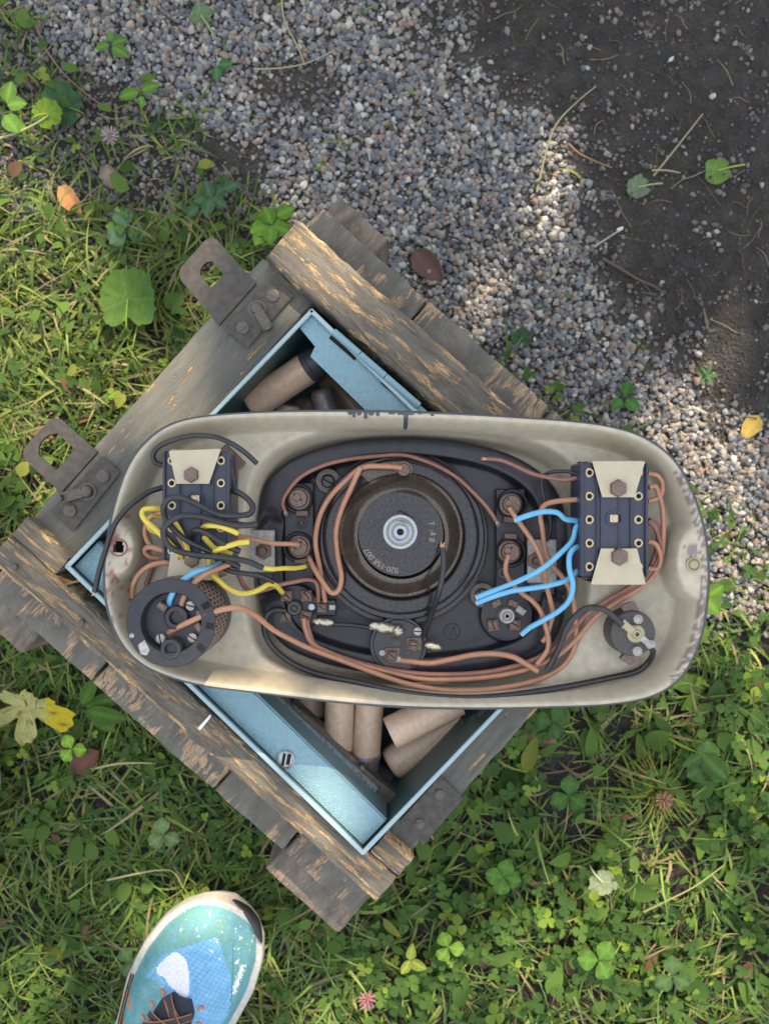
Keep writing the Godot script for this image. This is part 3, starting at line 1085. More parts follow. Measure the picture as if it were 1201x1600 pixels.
func make_panel() -> void:
	lift = 0.024
	panel = thing("instrument_panel", "beige metal instrument panel of a truck lying face down, with its wiring bare", "instrument panel", at(620, 880, 0.215))
	outline = closed2(pairs("164,905 168,850 180,790 202,728 232,688 272,662 330,650 430,644 540,643 640,645 740,649 820,654 890,659 950,667 1000,682 1040,708 1066,740 1086,785 1099,830 1105,880 1104,930 1096,985 1080,1030 1056,1064 1015,1088 950,1100 860,1104 740,1106 620,1103 500,1093 400,1081 320,1071 262,1056 218,1034 188,1000 170,955"), 9)
	recess = closed2(pairs("384,800 400,738 440,696 500,672 570,661 650,659 740,665 820,680 880,712 912,760 924,820 922,890 914,960 892,1020 850,1062 780,1086 700,1092 600,1090 500,1076 430,1046 394,996 382,930 380,860"), 4)
	var s := Shape.new()
	var c := Vector2(625, 880)
	var m := outline.size()
	var rows := 150
	var coarse := PackedVector2Array()
	for j in range(0, m, 3):
		coarse.append(outline[j])
	var pr := PackedVector2Array()
	for i in rows + 1:
		var t := float(i) / rows
		for j in m:
			var q := c.lerp(outline[j], t)
			var d := inside_by(q, coarse) if t > 0.66 else 99.0
			if t == 1.0:
				d = 0.0
			var y := FLOOR + shell_drop(q, maxf(d, 0.0))
			var k := Color(1, 1, 1)
			var wobble := noise_a.get_noise_2d(q.x * 0.05, q.y * 0.05)
			var fine := noise_b.get_noise_2d(q.x * 0.1, q.y * 0.1)
			# chipped paint with reddish primer round the left ear, grey flakes along both ends, dark runs on the upper rim
			if q.x < 236.0 and q.y > 790.0 and q.y < 985.0:
				var amt := 1.0 - clampf(d / 46.0, 0, 1) if q.y > 880.0 else 1.0 - Vector2(q.x - 184, q.y - 850).length() / 48.0
				if wobble * 0.9 + fine * 0.5 + amt * 0.62 > 0.70:
					k = Color(0.70, 0.38, 0.38) if wobble > 0.10 else Color(0.72, 0.70, 0.74)
			if q.x > 1046.0 and d < 11.0 and q.y > 735.0 and fine + wobble * 0.5 > -0.12:
				k = Color(0.42, 0.39, 0.47) if fine > -0.05 else Color(0.6, 0.42, 0.4)
			if Vector2(q.x - 1078, q.y - 862).length() < 11.0 + fine * 10.0:
				k = Color(0.48, 0.46, 0.6)
			s.col = k
			s.vert(on_shell(q, t, y), Vector3.UP)
			pr.append(q)
	# normals from the neighbours
	for i in rows + 1:
		for j in m:
			var a := s.v[maxi(i - 1, 0) * m + j]
			var b := s.v[mini(i + 1, rows) * m + j]
			var e := s.v[i * m + (j + 1) % m]
			var f := s.v[i * m + (j + m - 1) % m]
			if i == 0:
				continue
			var g := (b - a).cross(e - f).normalized()
			s.n[i * m + j] = g if g.dot(Vector3(0, EYE, 0) - s.v[i * m + j]) > 0.0 else -g
	for i in rows:
		for j in m:
			var j2 := (j + 1) % m
			var q := (pr[i * m + j] + pr[(i + 1) * m + j2]) * 0.5
			if q.distance_to(Vector2(185.5, 855.5)) < 10.0:
				continue
			s.face(i * m + j, i * m + j2, (i + 1) * m + j)
			s.face(i * m + j2, (i + 1) * m + j2, (i + 1) * m + j)
	part("shell", s, mats.beige_paint, panel)
	# folded dark edge
	s = Shape.new()
	var rings := []
	for j in m + 1:
		var q := outline[j % m]
		var o := (q - c).normalized()
		var ring := PackedVector3Array()
		for e in [[-0.6, 0.0301], [0.6, 0.0306], [2.2, 0.0300], [3.0, 0.0285], [3.2, 0.006], [0.5, 0.004]]:
			var p := at(q.x, q.y, FLOOR + e[1])
			ring.append(p + Vector3(o.x, 0, o.y) * (e[0] * 0.00055))
		rings.append(ring)
	s.loft(rings, false, false, Vector3.UP)
	part("folded_edge", s, mats.dark_edge, panel)
	# runs of dark paint over the rim
	for q in [[547, 3, 5.0], [553, 7, 3.5], [561, 4, 5.0], [571, 9, 4.0], [580, 4, 6.0], [590, 5, 4.0], [612, 2, 8.0], [625, 3, 7.0], [634, 22, 5.0], [642, 3, 7.0], [656, 2, 6.0], [675, 5, 4.0], [700, 2, 5.0]]:
		s = Shape.new()
		var run := []
		for i in 6:
			var d: float = -1.0 + (q[1] + 1.0) * i / 5.0
			run.append(on_shell(Vector2(q[0], 645.0 + d), 1.0 - d / 235.0, FLOOR + shell_drop(Vector2(q[0], 645.0 + d), maxf(d, 0.0)) + 0.0002))
		var path := spline(run, 3)
		var rg := []
		for i in path.size():
			var t := float(i) / (path.size() - 1)
			var w := size_at(q[2], 0.26) * (1.0 - 0.35 * sin(PI * t)) * sqrt(maxf(0.02, 1.0 - pow(t, 6.0)))
			var ring := PackedVector3Array()
			for k in 8:
				var a := TAU * k / 8.0
				ring.append(path[i] + Vector3(cos(a) * w, sin(a) * 0.0006, sin(a) * 0.0004))
			rg.append(ring)
		s.loft(rg, true, true)
		part("paint_run", s, mats.dark_edge, panel)
	# the two mounting ears
	s = Shape.new()
	var ear := on_shell(Vector2(185.5, 855.5), 0.966, FLOOR + 0.0292)
	s.lathe(ear, Vector3.UP, [Vector2(0.0076, 0.0), Vector2(0.0074, 0.0005), Vector2(0.0064, 0.0005), Vector2(0.0058, -0.001), Vector2(0.0058, -0.012), Vector2(0, -0.012)], 24)
	part("mounting_hole", s, mats.primer, panel)
	s = Shape.new()
	s.lathe(ear - Vector3(0, 0.0105, 0), Vector3.UP, [Vector2(0.0057, 0), Vector2(0, 0.0002)], 20)
	part("hole_bottom", s, mats.hole_dark, panel)
	s = Shape.new()
	s.lathe(on_shell(Vector2(1082, 882), 0.953, FLOOR + 0.0292), Vector3.UP, [Vector2(0.0064, 0), Vector2(0.0062, 0.001), Vector2(0.005, 0.0014), Vector2(0.0042, 0.0006), Vector2(0.003, 0.002), Vector2(0, 0.0026)], 20)
	part("mounting_screw", s, mats.brass_green, panel)
	make_cluster()
	make_fuse_box(Vector2(960, 812), Vector2(104, 180), 0.0, 0.272, 5, true)
	make_fuse_box(Vector2(306, 790), Vector2(104, 172), 0.0, 0.276, 5, false)
	make_relay()
	make_socket()
	make_wires()
	lift = 0.0

func disc_part(called: String, e: float, s: float, y: float, prof: Array, m: Material, parent: Node = panel, sides := 28, axis := Vector3.UP) -> MeshInstance3D:
	var sh := Shape.new()
	var k := size_at(1.0, y)
	var pr := []
	for q in prof:
		pr.append(Vector2(q[0] * k, q[1] * 0.001))
	sh.lathe(at(e, s, y), axis, pr, sides)
	return part(called, sh, m, parent)

# a black moulded back plate with a raised border, then the speedometer and the terminals on it
func make_cluster() -> void:
	var edge := closed2(pairs("404,815 412,762 440,728 482,706 540,690 600,684 660,684 725,691 790,708 838,734 868,766 882,805 886,860 884,930 874,984 848,1018 800,1038 735,1050 650,1056 570,1050 500,1034 446,1010 416,972 404,920 400,868"), 5)
	var c := Vector2(645, 866)
	var m := edge.size()
	var s := Shape.new()
	var levels := [[0.0, 0.2085], [0.3, 0.2085], [0.6, 0.2085], [0.76, 0.2085], [0.80, 0.209], [0.822, 0.2105], [0.838, 0.214], [0.85, 0.2192], [0.862, 0.2203], [0.88, 0.2206], [0.93, 0.2204], [0.975, 0.2196], [0.993, 0.2184], [1.0, 0.2160], [1.002, 0.200]]
	var rings := []
	for q in levels:
		var ring := PackedVector3Array()
		for j in m:
			var p := c.lerp(edge[j], q[0])
			var y: float = q[1]
			# the border is broken where the mounting brackets cross it
			if q[0] > 0.8 and q[0] < 0.99 and absf(p.y - 868.0) < 62.0 and absf(p.x - c.x) > 190.0:
				y = minf(y, 0.2125)
			ring.append(at(p.x, p.y, y))
		rings.append(ring)
	s.loft(rings, true, false, Vector3.UP)
	var plate := part("back_plate", s, mats.bakelite, panel)
	# speedometer can
	var sx := 626.0
	var sy := 840.0
	disc_part("speedometer_seat", sx, sy + 1, 0.212, [[137, -3], [137, 3], [133, 5], [127, 5], [127, 2], [0, 2]], mats.bakelite_dusty, panel, 64)
	var can := disc_part("speedometer", sx, sy - 2, 0.222, [[131, -8], [131, 0], [128.5, 2.4], [125, 3], [122, 3], [121, 5.4], [118, 7.6], [113, 8.6], [104, 9], [100, 9.4], [98.5, 12], [97, 14]], mats.black_tin, panel, 72)
	disc_part("can_step", sx, sy - 4, 0.238, [[97.5, -4], [97, 1.4], [95, 2.6], [92, 3.0], [91, 3.6], [88, 5.4], [82, 9.6], [75, 14], [70, 16.2], [66.5, 17]], mats.dusty_tin, can, 64)
	disc_part("can_top", sx, sy - 6, 0.254, [[67, 0], [66, 1.3], [63, 1.9], [58, 2], [0, 2]], mats.black_tin, can, 56)
	disc_part("hex_nut", sx - 1, sy - 8, 0.256, [[35, 0], [35, 2.2], [32, 3.2], [27, 3.2]], mats.black_tin, can, 6)
	disc_part("drive_collar", sx - 1, sy - 9, 0.259, [[28, -1.5], [28, 1.2], [26.5, 2.4], [22, 2.6], [20.5, 2.0], [19.5, 1.2], [18.5, 1.2], [17.5, 3.4], [15, 4.0], [13, 3.2], [11.5, 3.0], [10.5, 4.6], [8, 5.0], [5.5, 4.8]], mats.bright_steel, can, 36)
	disc_part("collar_grime", sx - 1, sy - 9, 0.2592, [[20.4, 1.7], [19, 1.5], [18.2, 1.7]], mats.brass_green, can, 36)
	disc_part("drive_hole", sx - 1, sy - 9, 0.2592, [[5.6, 4.4], [0, 3.5]], mats.hole_dark, can, 20)
	arc_text("920-158.007", 626, 832, 0.2561, 60.0, 1.68, 0.0034, mats.print_tan, can, 6.3)
	arc_text("7.48", 626, 832, 0.2561, 50.0, -0.29, 0.0042, mats.print_tan, can, 10.0)
	# tab and post on the can's flange
	var t := Shape.new()
	var tab := []
	for q in [[566, 742], [575, 730], [600, 724], [622, 722], [622, 741], [600, 744], [578, 754]]:
		tab.append(at(q[0], q[1], 0.2345))
	t.prism(tab, 0.002, 0.0006)
	part("can_tab", t, mats.dusty_tin, can)
	disc_part("can_post", 630, 735, 0.234, [[14, 0], [14, 4], [10.5, 4.4], [10.5, 8], [9, 9.4], [0, 9.6]], mats.brown_metal, can, 20)
	# four terminal posts
	for q in [[467, 779, 0.9], [467.5, 854, 2.4], [797.5, 788, 0.3], [795.5, 862, 2.2]]:
		var po := disc_part("terminal_post", q[0], q[1], 0.2085, [[24, 0], [24, 9], [22, 10.5], [20, 10.5], [19, 17], [16, 19]], mats.bakelite, panel, 26)
		disc_part("post_nut", q[0], q[1], 0.2275, [[17.5, -1], [17.5, 1], [15, 2], [14.2, 2], [14.2, 6], [13, 7.2], [0, 7.4]], mats.brown_metal, po, 26)
		var b := Shape.new()
		slot_bar(b, at(q[0] - 2, q[1] - 2, 0.2351), Vector3.UP, size_at(9, 0.234), q[2])
		part("slot", b, mats.hole_dark, po)
		disc_part("screw_tip", q[0] - 3, q[1] - 2, 0.2346, [[6, 0], [5, 1.6], [0, 1.9]], mats.rusty_screw, po, 12)
	# strips under the posts, with the small sockets and tabs
	for q in [[468, 832], [796, 842]]:
		var b := Shape.new()
		b.box(at(q[0], q[1], 0.212), Vector3.RIGHT, Vector3.UP, Vector3.BACK, Vector3(size_at(23, 0.212), 0.0036, size_at(78, 0.212)), 0.001)
		part("terminal_strip", b, mats.bakelite, panel)
	for q in [[472, 802, 0.0], [470, 876, 0.05], [796, 812, 0.1], [797, 838, 0.05]]:
		var b := Shape.new()
		b.box(at(q[0], q[1], 0.2185), Vector3(cos(q[2]), 0, sin(q[2])), Vector3.UP, Vector3(-sin(q[2]), 0, cos(q[2])), Vector3(size_at(10.5, 0.218), 0.0022, size_at(5, 0.218)), 0.0008)
		part("clip", b, mats.brown_metal, panel)
	for q in [[471, 817], [468, 888], [785, 895]]:
		disc_part("pin_socket", q[0], q[1], 0.2155, [[8.5, 0], [8, 2.4], [5, 3], [4, 2.4], [4, 0.3], [0, 0.3]], mats.bakelite_dusty, panel, 18)
	# washers with slotted screws
	for q in [[513, 752, 1.1], [752, 929, 0.5]]:
		var w := disc_part("washer", q[0], q[1], 0.2105, [[20, 0], [20, 4], [18.5, 5.2], [11, 5.2]], mats.screw_grey, panel, 30)
		screw_part(w, at(q[0] - 0.5, q[1] + 0.5, 0.2155), size_at(9.5, 0.216), 0.003, q[2], mats.bakelite_dusty)
	# steel brackets over the border
	for q in [[407, 861, 45, 66, 412, 861], [846, 877, 46, 68, 836, 876]]:
		var b := Shape.new()
		b.box(at(q[0], q[1], 0.2215), Vector3.RIGHT, Vector3.UP, Vector3.BACK, Vector3(size_at(q[2] * 0.5, 0.22), 0.0014, size_at(q[3] * 0.5, 0.22)), 0.0008)
		var br := part("bracket", b, mats.galvanised, panel)
		b = Shape.new()
		b.box(at(q[0], q[1] + q[3] * 0.62, 0.214), Vector3.RIGHT, Vector3.UP, Vector3.BACK, Vector3(size_at(q[2] * 0.42, 0.22), 0.0012, size_at(q[3] * 0.3, 0.22)), 0.0006)
		part("bracket_foot", b, mats.bakelite_dusty, br)
		b = Shape.new()
		hex_head(b, at(q[4], q[5], 0.2228), Vector3.UP, size_at(12.5, 0.223), 0.003)
		b.lathe(at(q[4], q[5], 0.2255), Vector3.UP, [Vector2(0.0035, 0), Vector2(0.0035, 0.006), Vector2(0.003, 0.0068), Vector2(0, 0.0068)], 14)
		part("bracket_bolt", b, mats.brown_metal, br)
	# lamp holder on the left
	disc_part("lamp_holder", 462, 950, 0.2085, [[39, 0], [39, 6], [36, 8], [0, 8]], mats.bakelite, panel, 36)
	disc_part("lamp_pin", 461, 949, 0.2165, [[12, 0], [12, 5], [10, 7], [6, 7], [5, 5], [3, 5], [3, 7.6], [0, 7.6]], mats.bakelite_dusty, panel, 22)
	for q in [[448, 931, 0.9], [479, 931, 0.6], [446, 963, 0.5], [478, 963, 1.2]]:
		cube_screw(q[0], q[1], 0.2165, 9.0, q[2])
	var tb := Shape.new()
	tb.box(at(504, 949, 0.2125), Vector3.RIGHT, Vector3.UP, Vector3.BACK, Vector3(size_at(21, 0.212), 0.004, size_at(12.5, 0.212)), 0.001)
	part("terminal_block", tb, mats.bakelite, panel)
	cube_screw(503, 950, 0.217, 7.5, 0.9)
	disc_part("terminal_pin", 487, 948, 0.217, [[5.5, 0], [5, 2.5], [0, 3]], mats.bright_steel, panel, 14)
	tb = Shape.new()
	tb.box(at(519, 949, 0.2178), Vector3.RIGHT, Vector3.UP, Vector3.BACK, Vector3(size_at(5.0, 0.212), 0.0014, size_at(4, 0.212)), 0.0004)
	part("terminal_tab", tb, mats.galvanised, panel)
	flat_text("60", 533, 950, 0.2089, 0.0052, mats.print_faint, panel)
	# lamp holder on the right
	var lr := disc_part("lamp_holder", 789, 960, 0.2085, [[42, 0], [42, 5], [39, 7.5], [34, 8], [0, 8]], mats.bakelite, panel, 40)
	disc_part("lamp_pin", 790, 961, 0.2165, [[13, 0], [13, 5], [11, 7.5], [8, 7.5], [7, 6], [5.4, 6], [5, 8], [3, 8.2], [2.4, 6]], mats.galvanised, lr, 24)
	for q in [[770, 977, 0.4], [804, 976, 1.1]]:
		cube_screw(q[0], q[1], 0.2165, 9.0, q[2])
	for q in [[775, 943, -0.5], [801, 943, 0.35], [813, 954, 0.6]]:
		var b := Shape.new()
		b.box(at(q[0], q[1], 0.2178), Vector3(cos(q[2]), 0, sin(q[2])), Vector3.UP, Vector3(-sin(q[2]), 0, cos(q[2])), Vector3(size_at(8, 0.217), 0.0016, size_at(5.5, 0.217)), 0.0006)
		part("lamp_lug", b, mats.galvanised if q[0] > 810 else mats.brown_metal, panel)
	# round sender at the bottom
	disc_part("sender", 622, 1006, 0.2170, [[45, -8], [45, 4], [43.5, 5.8], [40, 6.2], [38, 5.2], [0, 5.2]], mats.sender_black, panel, 44)
	disc_part("sender_boss", 618, 1004, 0.2222, [[9, 0], [9, 1], [7, 1.4], [5, 0.6], [0, 0.6]], mats.bakelite_dusty, panel, 20)
	screw_part(panel, at(652, 986, 0.2220), size_at(7, 0.214), 0.003, 1.5, mats.galvanised, "sender_screw")
	for q in [[612, 1025, 0.9], [645, 1009, 1.55]]:
		var b := Shape.new()
		b.box(at(q[0] + 1, q[1] - 3, 0.2228), Vector3.RIGHT, Vector3.UP, Vector3.BACK, Vector3(size_at(12, 0.214), 0.0008, size_at(10, 0.214)), 0.0005)
		part("terminal_lug", b, mats.brown_metal, panel)
		cube_screw(q[0], q[1], 0.2240, 7.5, q[2])
	for q in [[597, 1020], [622, 1030]]:
		disc_part("rivet", q[0], q[1], 0.2222, [[5, 0], [4.6, 1.6], [0, 2.2]], mats.galvanised, panel, 14)
	# moulded mark on the back plate: a ring round a letter-like sign
	var rg := Shape.new()
	rg.lathe(at(706, 987, 0.2086), Vector3.UP, [Vector2(size_at(13.5, 0.2086), 0), Vector2(size_at(13, 0.2086), 0.0005), Vector2(size_at(12, 0.2086), 0.0005), Vector2(size_at(11.5, 0.2086), 0)], 28)
	for q in [[-4.5, 0.35], [0.0, -0.35], [4.5, 0.35]]:
		rg.box(at(706 + q[0], 987, 0.2087), Vector3(sin(q[1]), 0, cos(q[1])), Vector3.UP, Vector3(cos(q[1]), 0, -sin(q[1])), Vector3(size_at(8, 0.2086), 0.0004, size_at(0.8, 0.2086)), 0.0001)
	part("moulded_mark", rg, mats.bakelite, panel)

func cube_screw(e: float, s: float, y: float, r: float, turn: float) -> void:
	var b := Shape.new()
	var ax := Vector3(cos(turn * 0.4 - 0.3), 0, sin(turn * 0.4 - 0.3))
	b.box(at(e, s, y + 0.0015), ax, Vector3.UP, ax.cross(Vector3.UP), Vector3(size_at(r, y), 0.0026, size_at(r, y)), 0.0006)
	screw(b, at(e, s, y + 0.0041), Vector3.UP, size_at(r * 0.85, y), 0.0014, turn)
	var o := part("cube_terminal", b, mats.brown_metal, panel)
	b = Shape.new()
	slot_bar(b, at(e, s, y + 0.0056), Vector3.UP, size_at(r * 0.8, y), turn)
	part("slot", b, mats.hole_dark, o)

func letter_mesh(text: String, size: float) -> TextMesh:
	var f := SystemFont.new()
	f.font_names = PackedStringArray(["Droid Sans"])
	var t := TextMesh.new()
	t.text = text
	t.font = f
	t.font_size = 64
	t.pixel_size = size / 46.0
	t.depth = 0.0002
	t.curve_step = 2.0
	return t

func place_letters(text: String, p: Vector3, basis: Basis, size: float, m: Material, parent: Node) -> void:
	var o := MeshInstance3D.new()
	o.mesh = letter_mesh(text, size)
	o.material_override = m
	var k := 0
	while parent.has_node("stamped_digit" if k == 0 else "stamped_digit_%03d" % k):
		k += 1
	o.name = "stamped_digit" if k == 0 else "stamped_digit_%03d" % k
	parent.add_child(o)
	o.transform = Transform3D(basis, p - origin)

func flat_text(text: String, e: float, s: float, y: float, size: float, m: Material, parent: Node) -> void:
	place_letters(text, at(e, s, y), Basis(Vector3.RIGHT, Vector3(0, 0, -1), Vector3.UP), size, m, parent)

# digits stamped along an arc, their tops outwards; the line starts at angle a0 and runs clockwise from above
func arc_text(text: String, e: float, s: float, y: float, radius: float, a0: float, size: float, m: Material, parent: Node, gap: float) -> void:
	var a := a0
	for ch in text:
		var ang := a
		var dir := Vector3(cos(ang), 0, sin(ang))
		var run := Vector3(-sin(ang), 0, cos(ang))
		place_letters(ch, at(e + cos(ang) * radius, s + sin(ang) * radius, y), Basis(run, dir, Vector3.UP), size, m, parent)
		a += gap * (0.62 if ch == "." or ch == "-" else 1.0) / radius


func make_fuse_box(c: Vector2, wh: Vector2, turn: float, top: float, n: int, right: bool) -> void:
	var ax := Vector3.RIGHT.rotated(Vector3.UP, -turn)
	var az := Vector3.BACK.rotated(Vector3.UP, -turn)
	var p := at(c.x, c.y, top)
	var hx := size_at(wh.x * 0.5, top)
	var hz := size_at(wh.y * 0.5, top)
	var h := top - FLOOR
	var s := Shape.new()
	# body, then two outer rails and three ridges that leave sunken lanes
	s.box(p - Vector3(0, h * 0.5 + 0.003, 0), ax, Vector3.UP, az, Vector3(hx, h * 0.5, hz), 0.0015)
	var body := part("fuse_box", s, mats.fuse_black, panel)
	for q in [[-0.965, 0.035, 0.0], [0.965, 0.035, 0.0], [-0.52, 0.02, -0.0008], [0.5, 0.02, -0.0008], [0.12, 0.02, -0.0005]]:
		s = Shape.new()
		s.box(p + ax * (hx * q[0]) + Vector3(0, -0.0015 + q[2], 0), ax, Vector3.UP, az, Vector3(hx * q[1], 0.0015, hz * 0.985), 0.0005)
		part("ridge", s, mats.fuse_black, body)
	s = Shape.new()
	s.box(p + ax * (-hx * 0.15) + Vector3(0, -0.0026, 0), ax, Vector3.UP, az, Vector3(hx * 0.26, 0.001, hz * 0.98), 0.0003)
	part("lane", s, mats.fuse_black, body)
	# dark gap round the base
	s = Shape.new()
	s.box(at(c.x - (4 if right else -4), c.y, FLOOR + 0.0015), ax, Vector3.UP, az, Vector3(hx * 1.1, 0.0012, hz * 1.06), 0.001)
	part("base_gasket", s, mats.hole_dark, body)
	# rows of tubular rivets
	for k in n:
		for side in [-1.0, 1.0]:
			var z := lerpf(-0.82, 0.82, float(k) / (n - 1))
			s = Shape.new()
			var e: Vector3 = p + ax * (hx * 0.74 * side) + az * (hz * z) - Vector3(0, 0.0031, 0)
			var r := size_at(7.6, top)
			s.lathe(e, Vector3.UP, [Vector2(r, 0), Vector2(r * 0.98, 0.0009), Vector2(r * 0.8, 0.0016), Vector2(r * 0.56, 0.0015), Vector2(r * 0.45, 0.0006), Vector2(r * 0.42, -0.004)], 22)
			var ey := part("eyelet", s, mats.brass, body)
			s = Shape.new()
			s.lathe(e, Vector3.UP, [Vector2(r * 0.5, 0.0003), Vector2(0, 0.0001)], 16)
			part("eyelet_hole", s, mats.hole_dark, ey)
	# square nut in the middle with a round guard
	var nut := p + ax * (-hx * 0.02) + az * (-hz * (0.02 if right else 0.12)) - Vector3(0, 0.0018, 0)
	s = Shape.new()
	s.lathe(nut, Vector3.UP, [Vector2(size_at(13, top), -0.001), Vector2(size_at(13, top), 0.0014), Vector2(size_at(11.4, top), 0.0014), Vector2(size_at(11.2, top), -0.0005)], 26)
	part("nut_guard", s, mats.fuse_black, body)
	s = Shape.new()
	s.box(nut, ax, Vector3.UP, az, Vector3(size_at(6.2, top), 0.0018, size_at(6.2, top)), 0.0004)
	s.lathe(nut + Vector3(0, 0.0018, 0), Vector3.UP, [Vector2(size_at(3.6, top), 0), Vector2(size_at(3, top), 0.0007), Vector2(0, 0.0009)], 14)
	part("square_nut", s, mats.brass, body)
	# beige holding tongues with hexagon screws
	var tongues := []
	if right:
		tongues = [["926,722 1006,722 990,776 941,776", 965, 763, 0.0], ["939,858 958,858 958,864 972,864 972,858 994,858 1007,912 924,912", 967, 870, 0.0]]
	else:
		tongues = [["265,706 344,702 326,755 276,755", 299, 742, 0.0], ["268,862 330,862 342,905 262,905", 300, 875, -0.004]]
	for q in tongues:
		s = Shape.new()
		var o := []
		var y: float = top + 0.0022 + q[3]
		for w in pairs(q[0]):
			o.append(at(w.x, w.y, y))
		s.prism(o, 0.0016, 0.0005)
		var first: bool = q[1] < 1000 and q[2] < 800
		var zz := 708.0 if first else 910.0
		var ms: Vector3 = at((926 + 1006) * 0.5 if right else 304.0, (722.5 if right else 704.5) if first else (911.0 if right else 904.0), 0.0)
		ms = at((926 + 1006) * 0.5 if right else 304.0, (721.5 if right else 704.0) if first else (912.5 if right else 905.5), y)
		s.box(ms - Vector3(0, (y - FLOOR) * 0.5 + 0.001, 0), Vector3.RIGHT, Vector3.UP, Vector3.BACK, Vector3(size_at(39.0 if right else 38.0, y), (y - FLOOR) * 0.5, 0.0008), 0.0003)
		var tg := part("holding_tongue", s, mats.bracket_paint, body)
		s = Shape.new()
		hex_head(s, at(q[1], q[2], y), Vector3.UP, size_at(13.0 if right else 11.5, y), 0.0042)
		s.lathe(at(q[1], q[2], y + 0.0042), Vector3.UP, [Vector2(0.003, 0), Vector2(0.0022, 0.0004), Vector2(0, 0.0004)], 14)
		part("hex_screw", s, mats.rusty_screw, tg)
	if not right:
		for k in 4:
			s = Shape.new()
			s.box(at(361, 742 + 34 * k, FLOOR + 0.016), Vector3.RIGHT, Vector3.UP, Vector3.BACK, Vector3(0.0035, 0.012, 0.0055), 0.0008)
			part("side_terminal", s, mats.brown_metal, body)
		s = Shape.new()
		s.box(at(362, 716, FLOOR + 0.012), Vector3(0.7, 0, 0.7), Vector3.UP, Vector3(-0.7, 0, 0.7), Vector3(0.012, 0.002, 0.006), 0.0015)
		part("side_clip", s, mats.brown_metal, body)


# the round flasher unit with its slotted can
func make_relay() -> void:
	var e := 267.5
	var sy := 973.0
	var top := 0.302
	var o := disc_part("flasher_can", e, sy, top, [[69, -66], [69, -52], [66.5, -51], [66.5, -3.0], [68.5, -2], [69.5, -1.2], [69.5, 0], [68.5, 0.6], [48, 0.6], [47, 0.0], [46, -8], [45, -9.5], [0, -9.5]], mats.bakelite, panel, 64)
	# bands of vent slots round the can, each lip pressed outwards
	var r := size_at(66.5, top)
	var c := at(e, sy, top)
	for row in 7:
		for k in 30:
			var a := TAU * (k + 0.5 * (row % 2)) / 30.0
			if cos(a) < -0.25:
				continue
			var s := Shape.new()
			var dir := Vector3(cos(a), 0, sin(a))
			var tn := Vector3(-sin(a), 0, cos(a))
			s.box(c + dir * (r + 0.0004) - Vector3(0, 0.0075 + row * 0.0062, 0), tn, (Vector3.UP + dir * 0.45).normalized(), (dir - Vector3.UP * 0.45).normalized(), Vector3(0.0029, 0.0013, 0.0009), 0.0003)
			part("vent_lip", s, mats.brown_metal, o)
	# sockets inside
	disc_part("core_socket", e + 10, sy - 9, top - 0.0095, [[19, 0], [19, 4], [17, 5], [11, 5], [10, 0.5], [0, 0.5]], mats.bakelite, o, 26)
	disc_part("side_socket", e + 5, sy + 38, top - 0.0095, [[17, 0], [17, 9], [15, 11], [10, 11], [9, 7], [0, 7]], mats.bakelite, o, 26)
	for q in [[252, 997, 0.2], [302, 996, 1.0], [299, 946, 1.3]]:
		screw_part(o, at(q[0], q[1], top - 0.0093), size_at(8.2, top - 0.009), 0.0035, q[2], mats.galvanised)
	for q in [[255, 947, 0.6], [316, 958, 0.1], [313, 980, 0.9], [306, 936, 1.0]]:
		var s := Shape.new()
		var ax := Vector3(cos(q[2]), 0, sin(q[2]))
		s.box(at(q[0], q[1], top - 0.006), ax, Vector3.UP, ax.cross(Vector3.UP), Vector3(size_at(8, top), 0.005, size_at(5.5, top)), 0.0008)
		part("contact_lug", s, mats.brown_metal, o)
	for q in [[328, 978, 0.12], [322, 946, -0.5], [314, 1012, 0.75]]:
		var s := Shape.new()
		var ax := Vector3(cos(q[2]), 0, sin(q[2]))
		s.box(at(q[0], q[1], top + 0.0004), ax, Vector3.UP, ax.cross(Vector3.UP), Vector3(size_at(6.5, top), 0.0006, size_at(5, top)), 0.0002)
		part("rim_notch", s, mats.hole_dark, o)
	disc_part("rim_rivet", 206.5, 993, top, [[4.2, 0.4], [3.6, 1.2], [0, 1.6]], mats.galvanised, o, 14)
	var pa := Shape.new()
	var chip := []
	for q in [[216, 1008], [226, 1000], [234, 1016], [229, 1024], [220, 1022]]:
		chip.append(at(q[0], q[1], top + 0.0009))
	pa.prism(chip, 0.0003, 0.0001)
	part("worn_patch", pa, mats.galvanised, o)


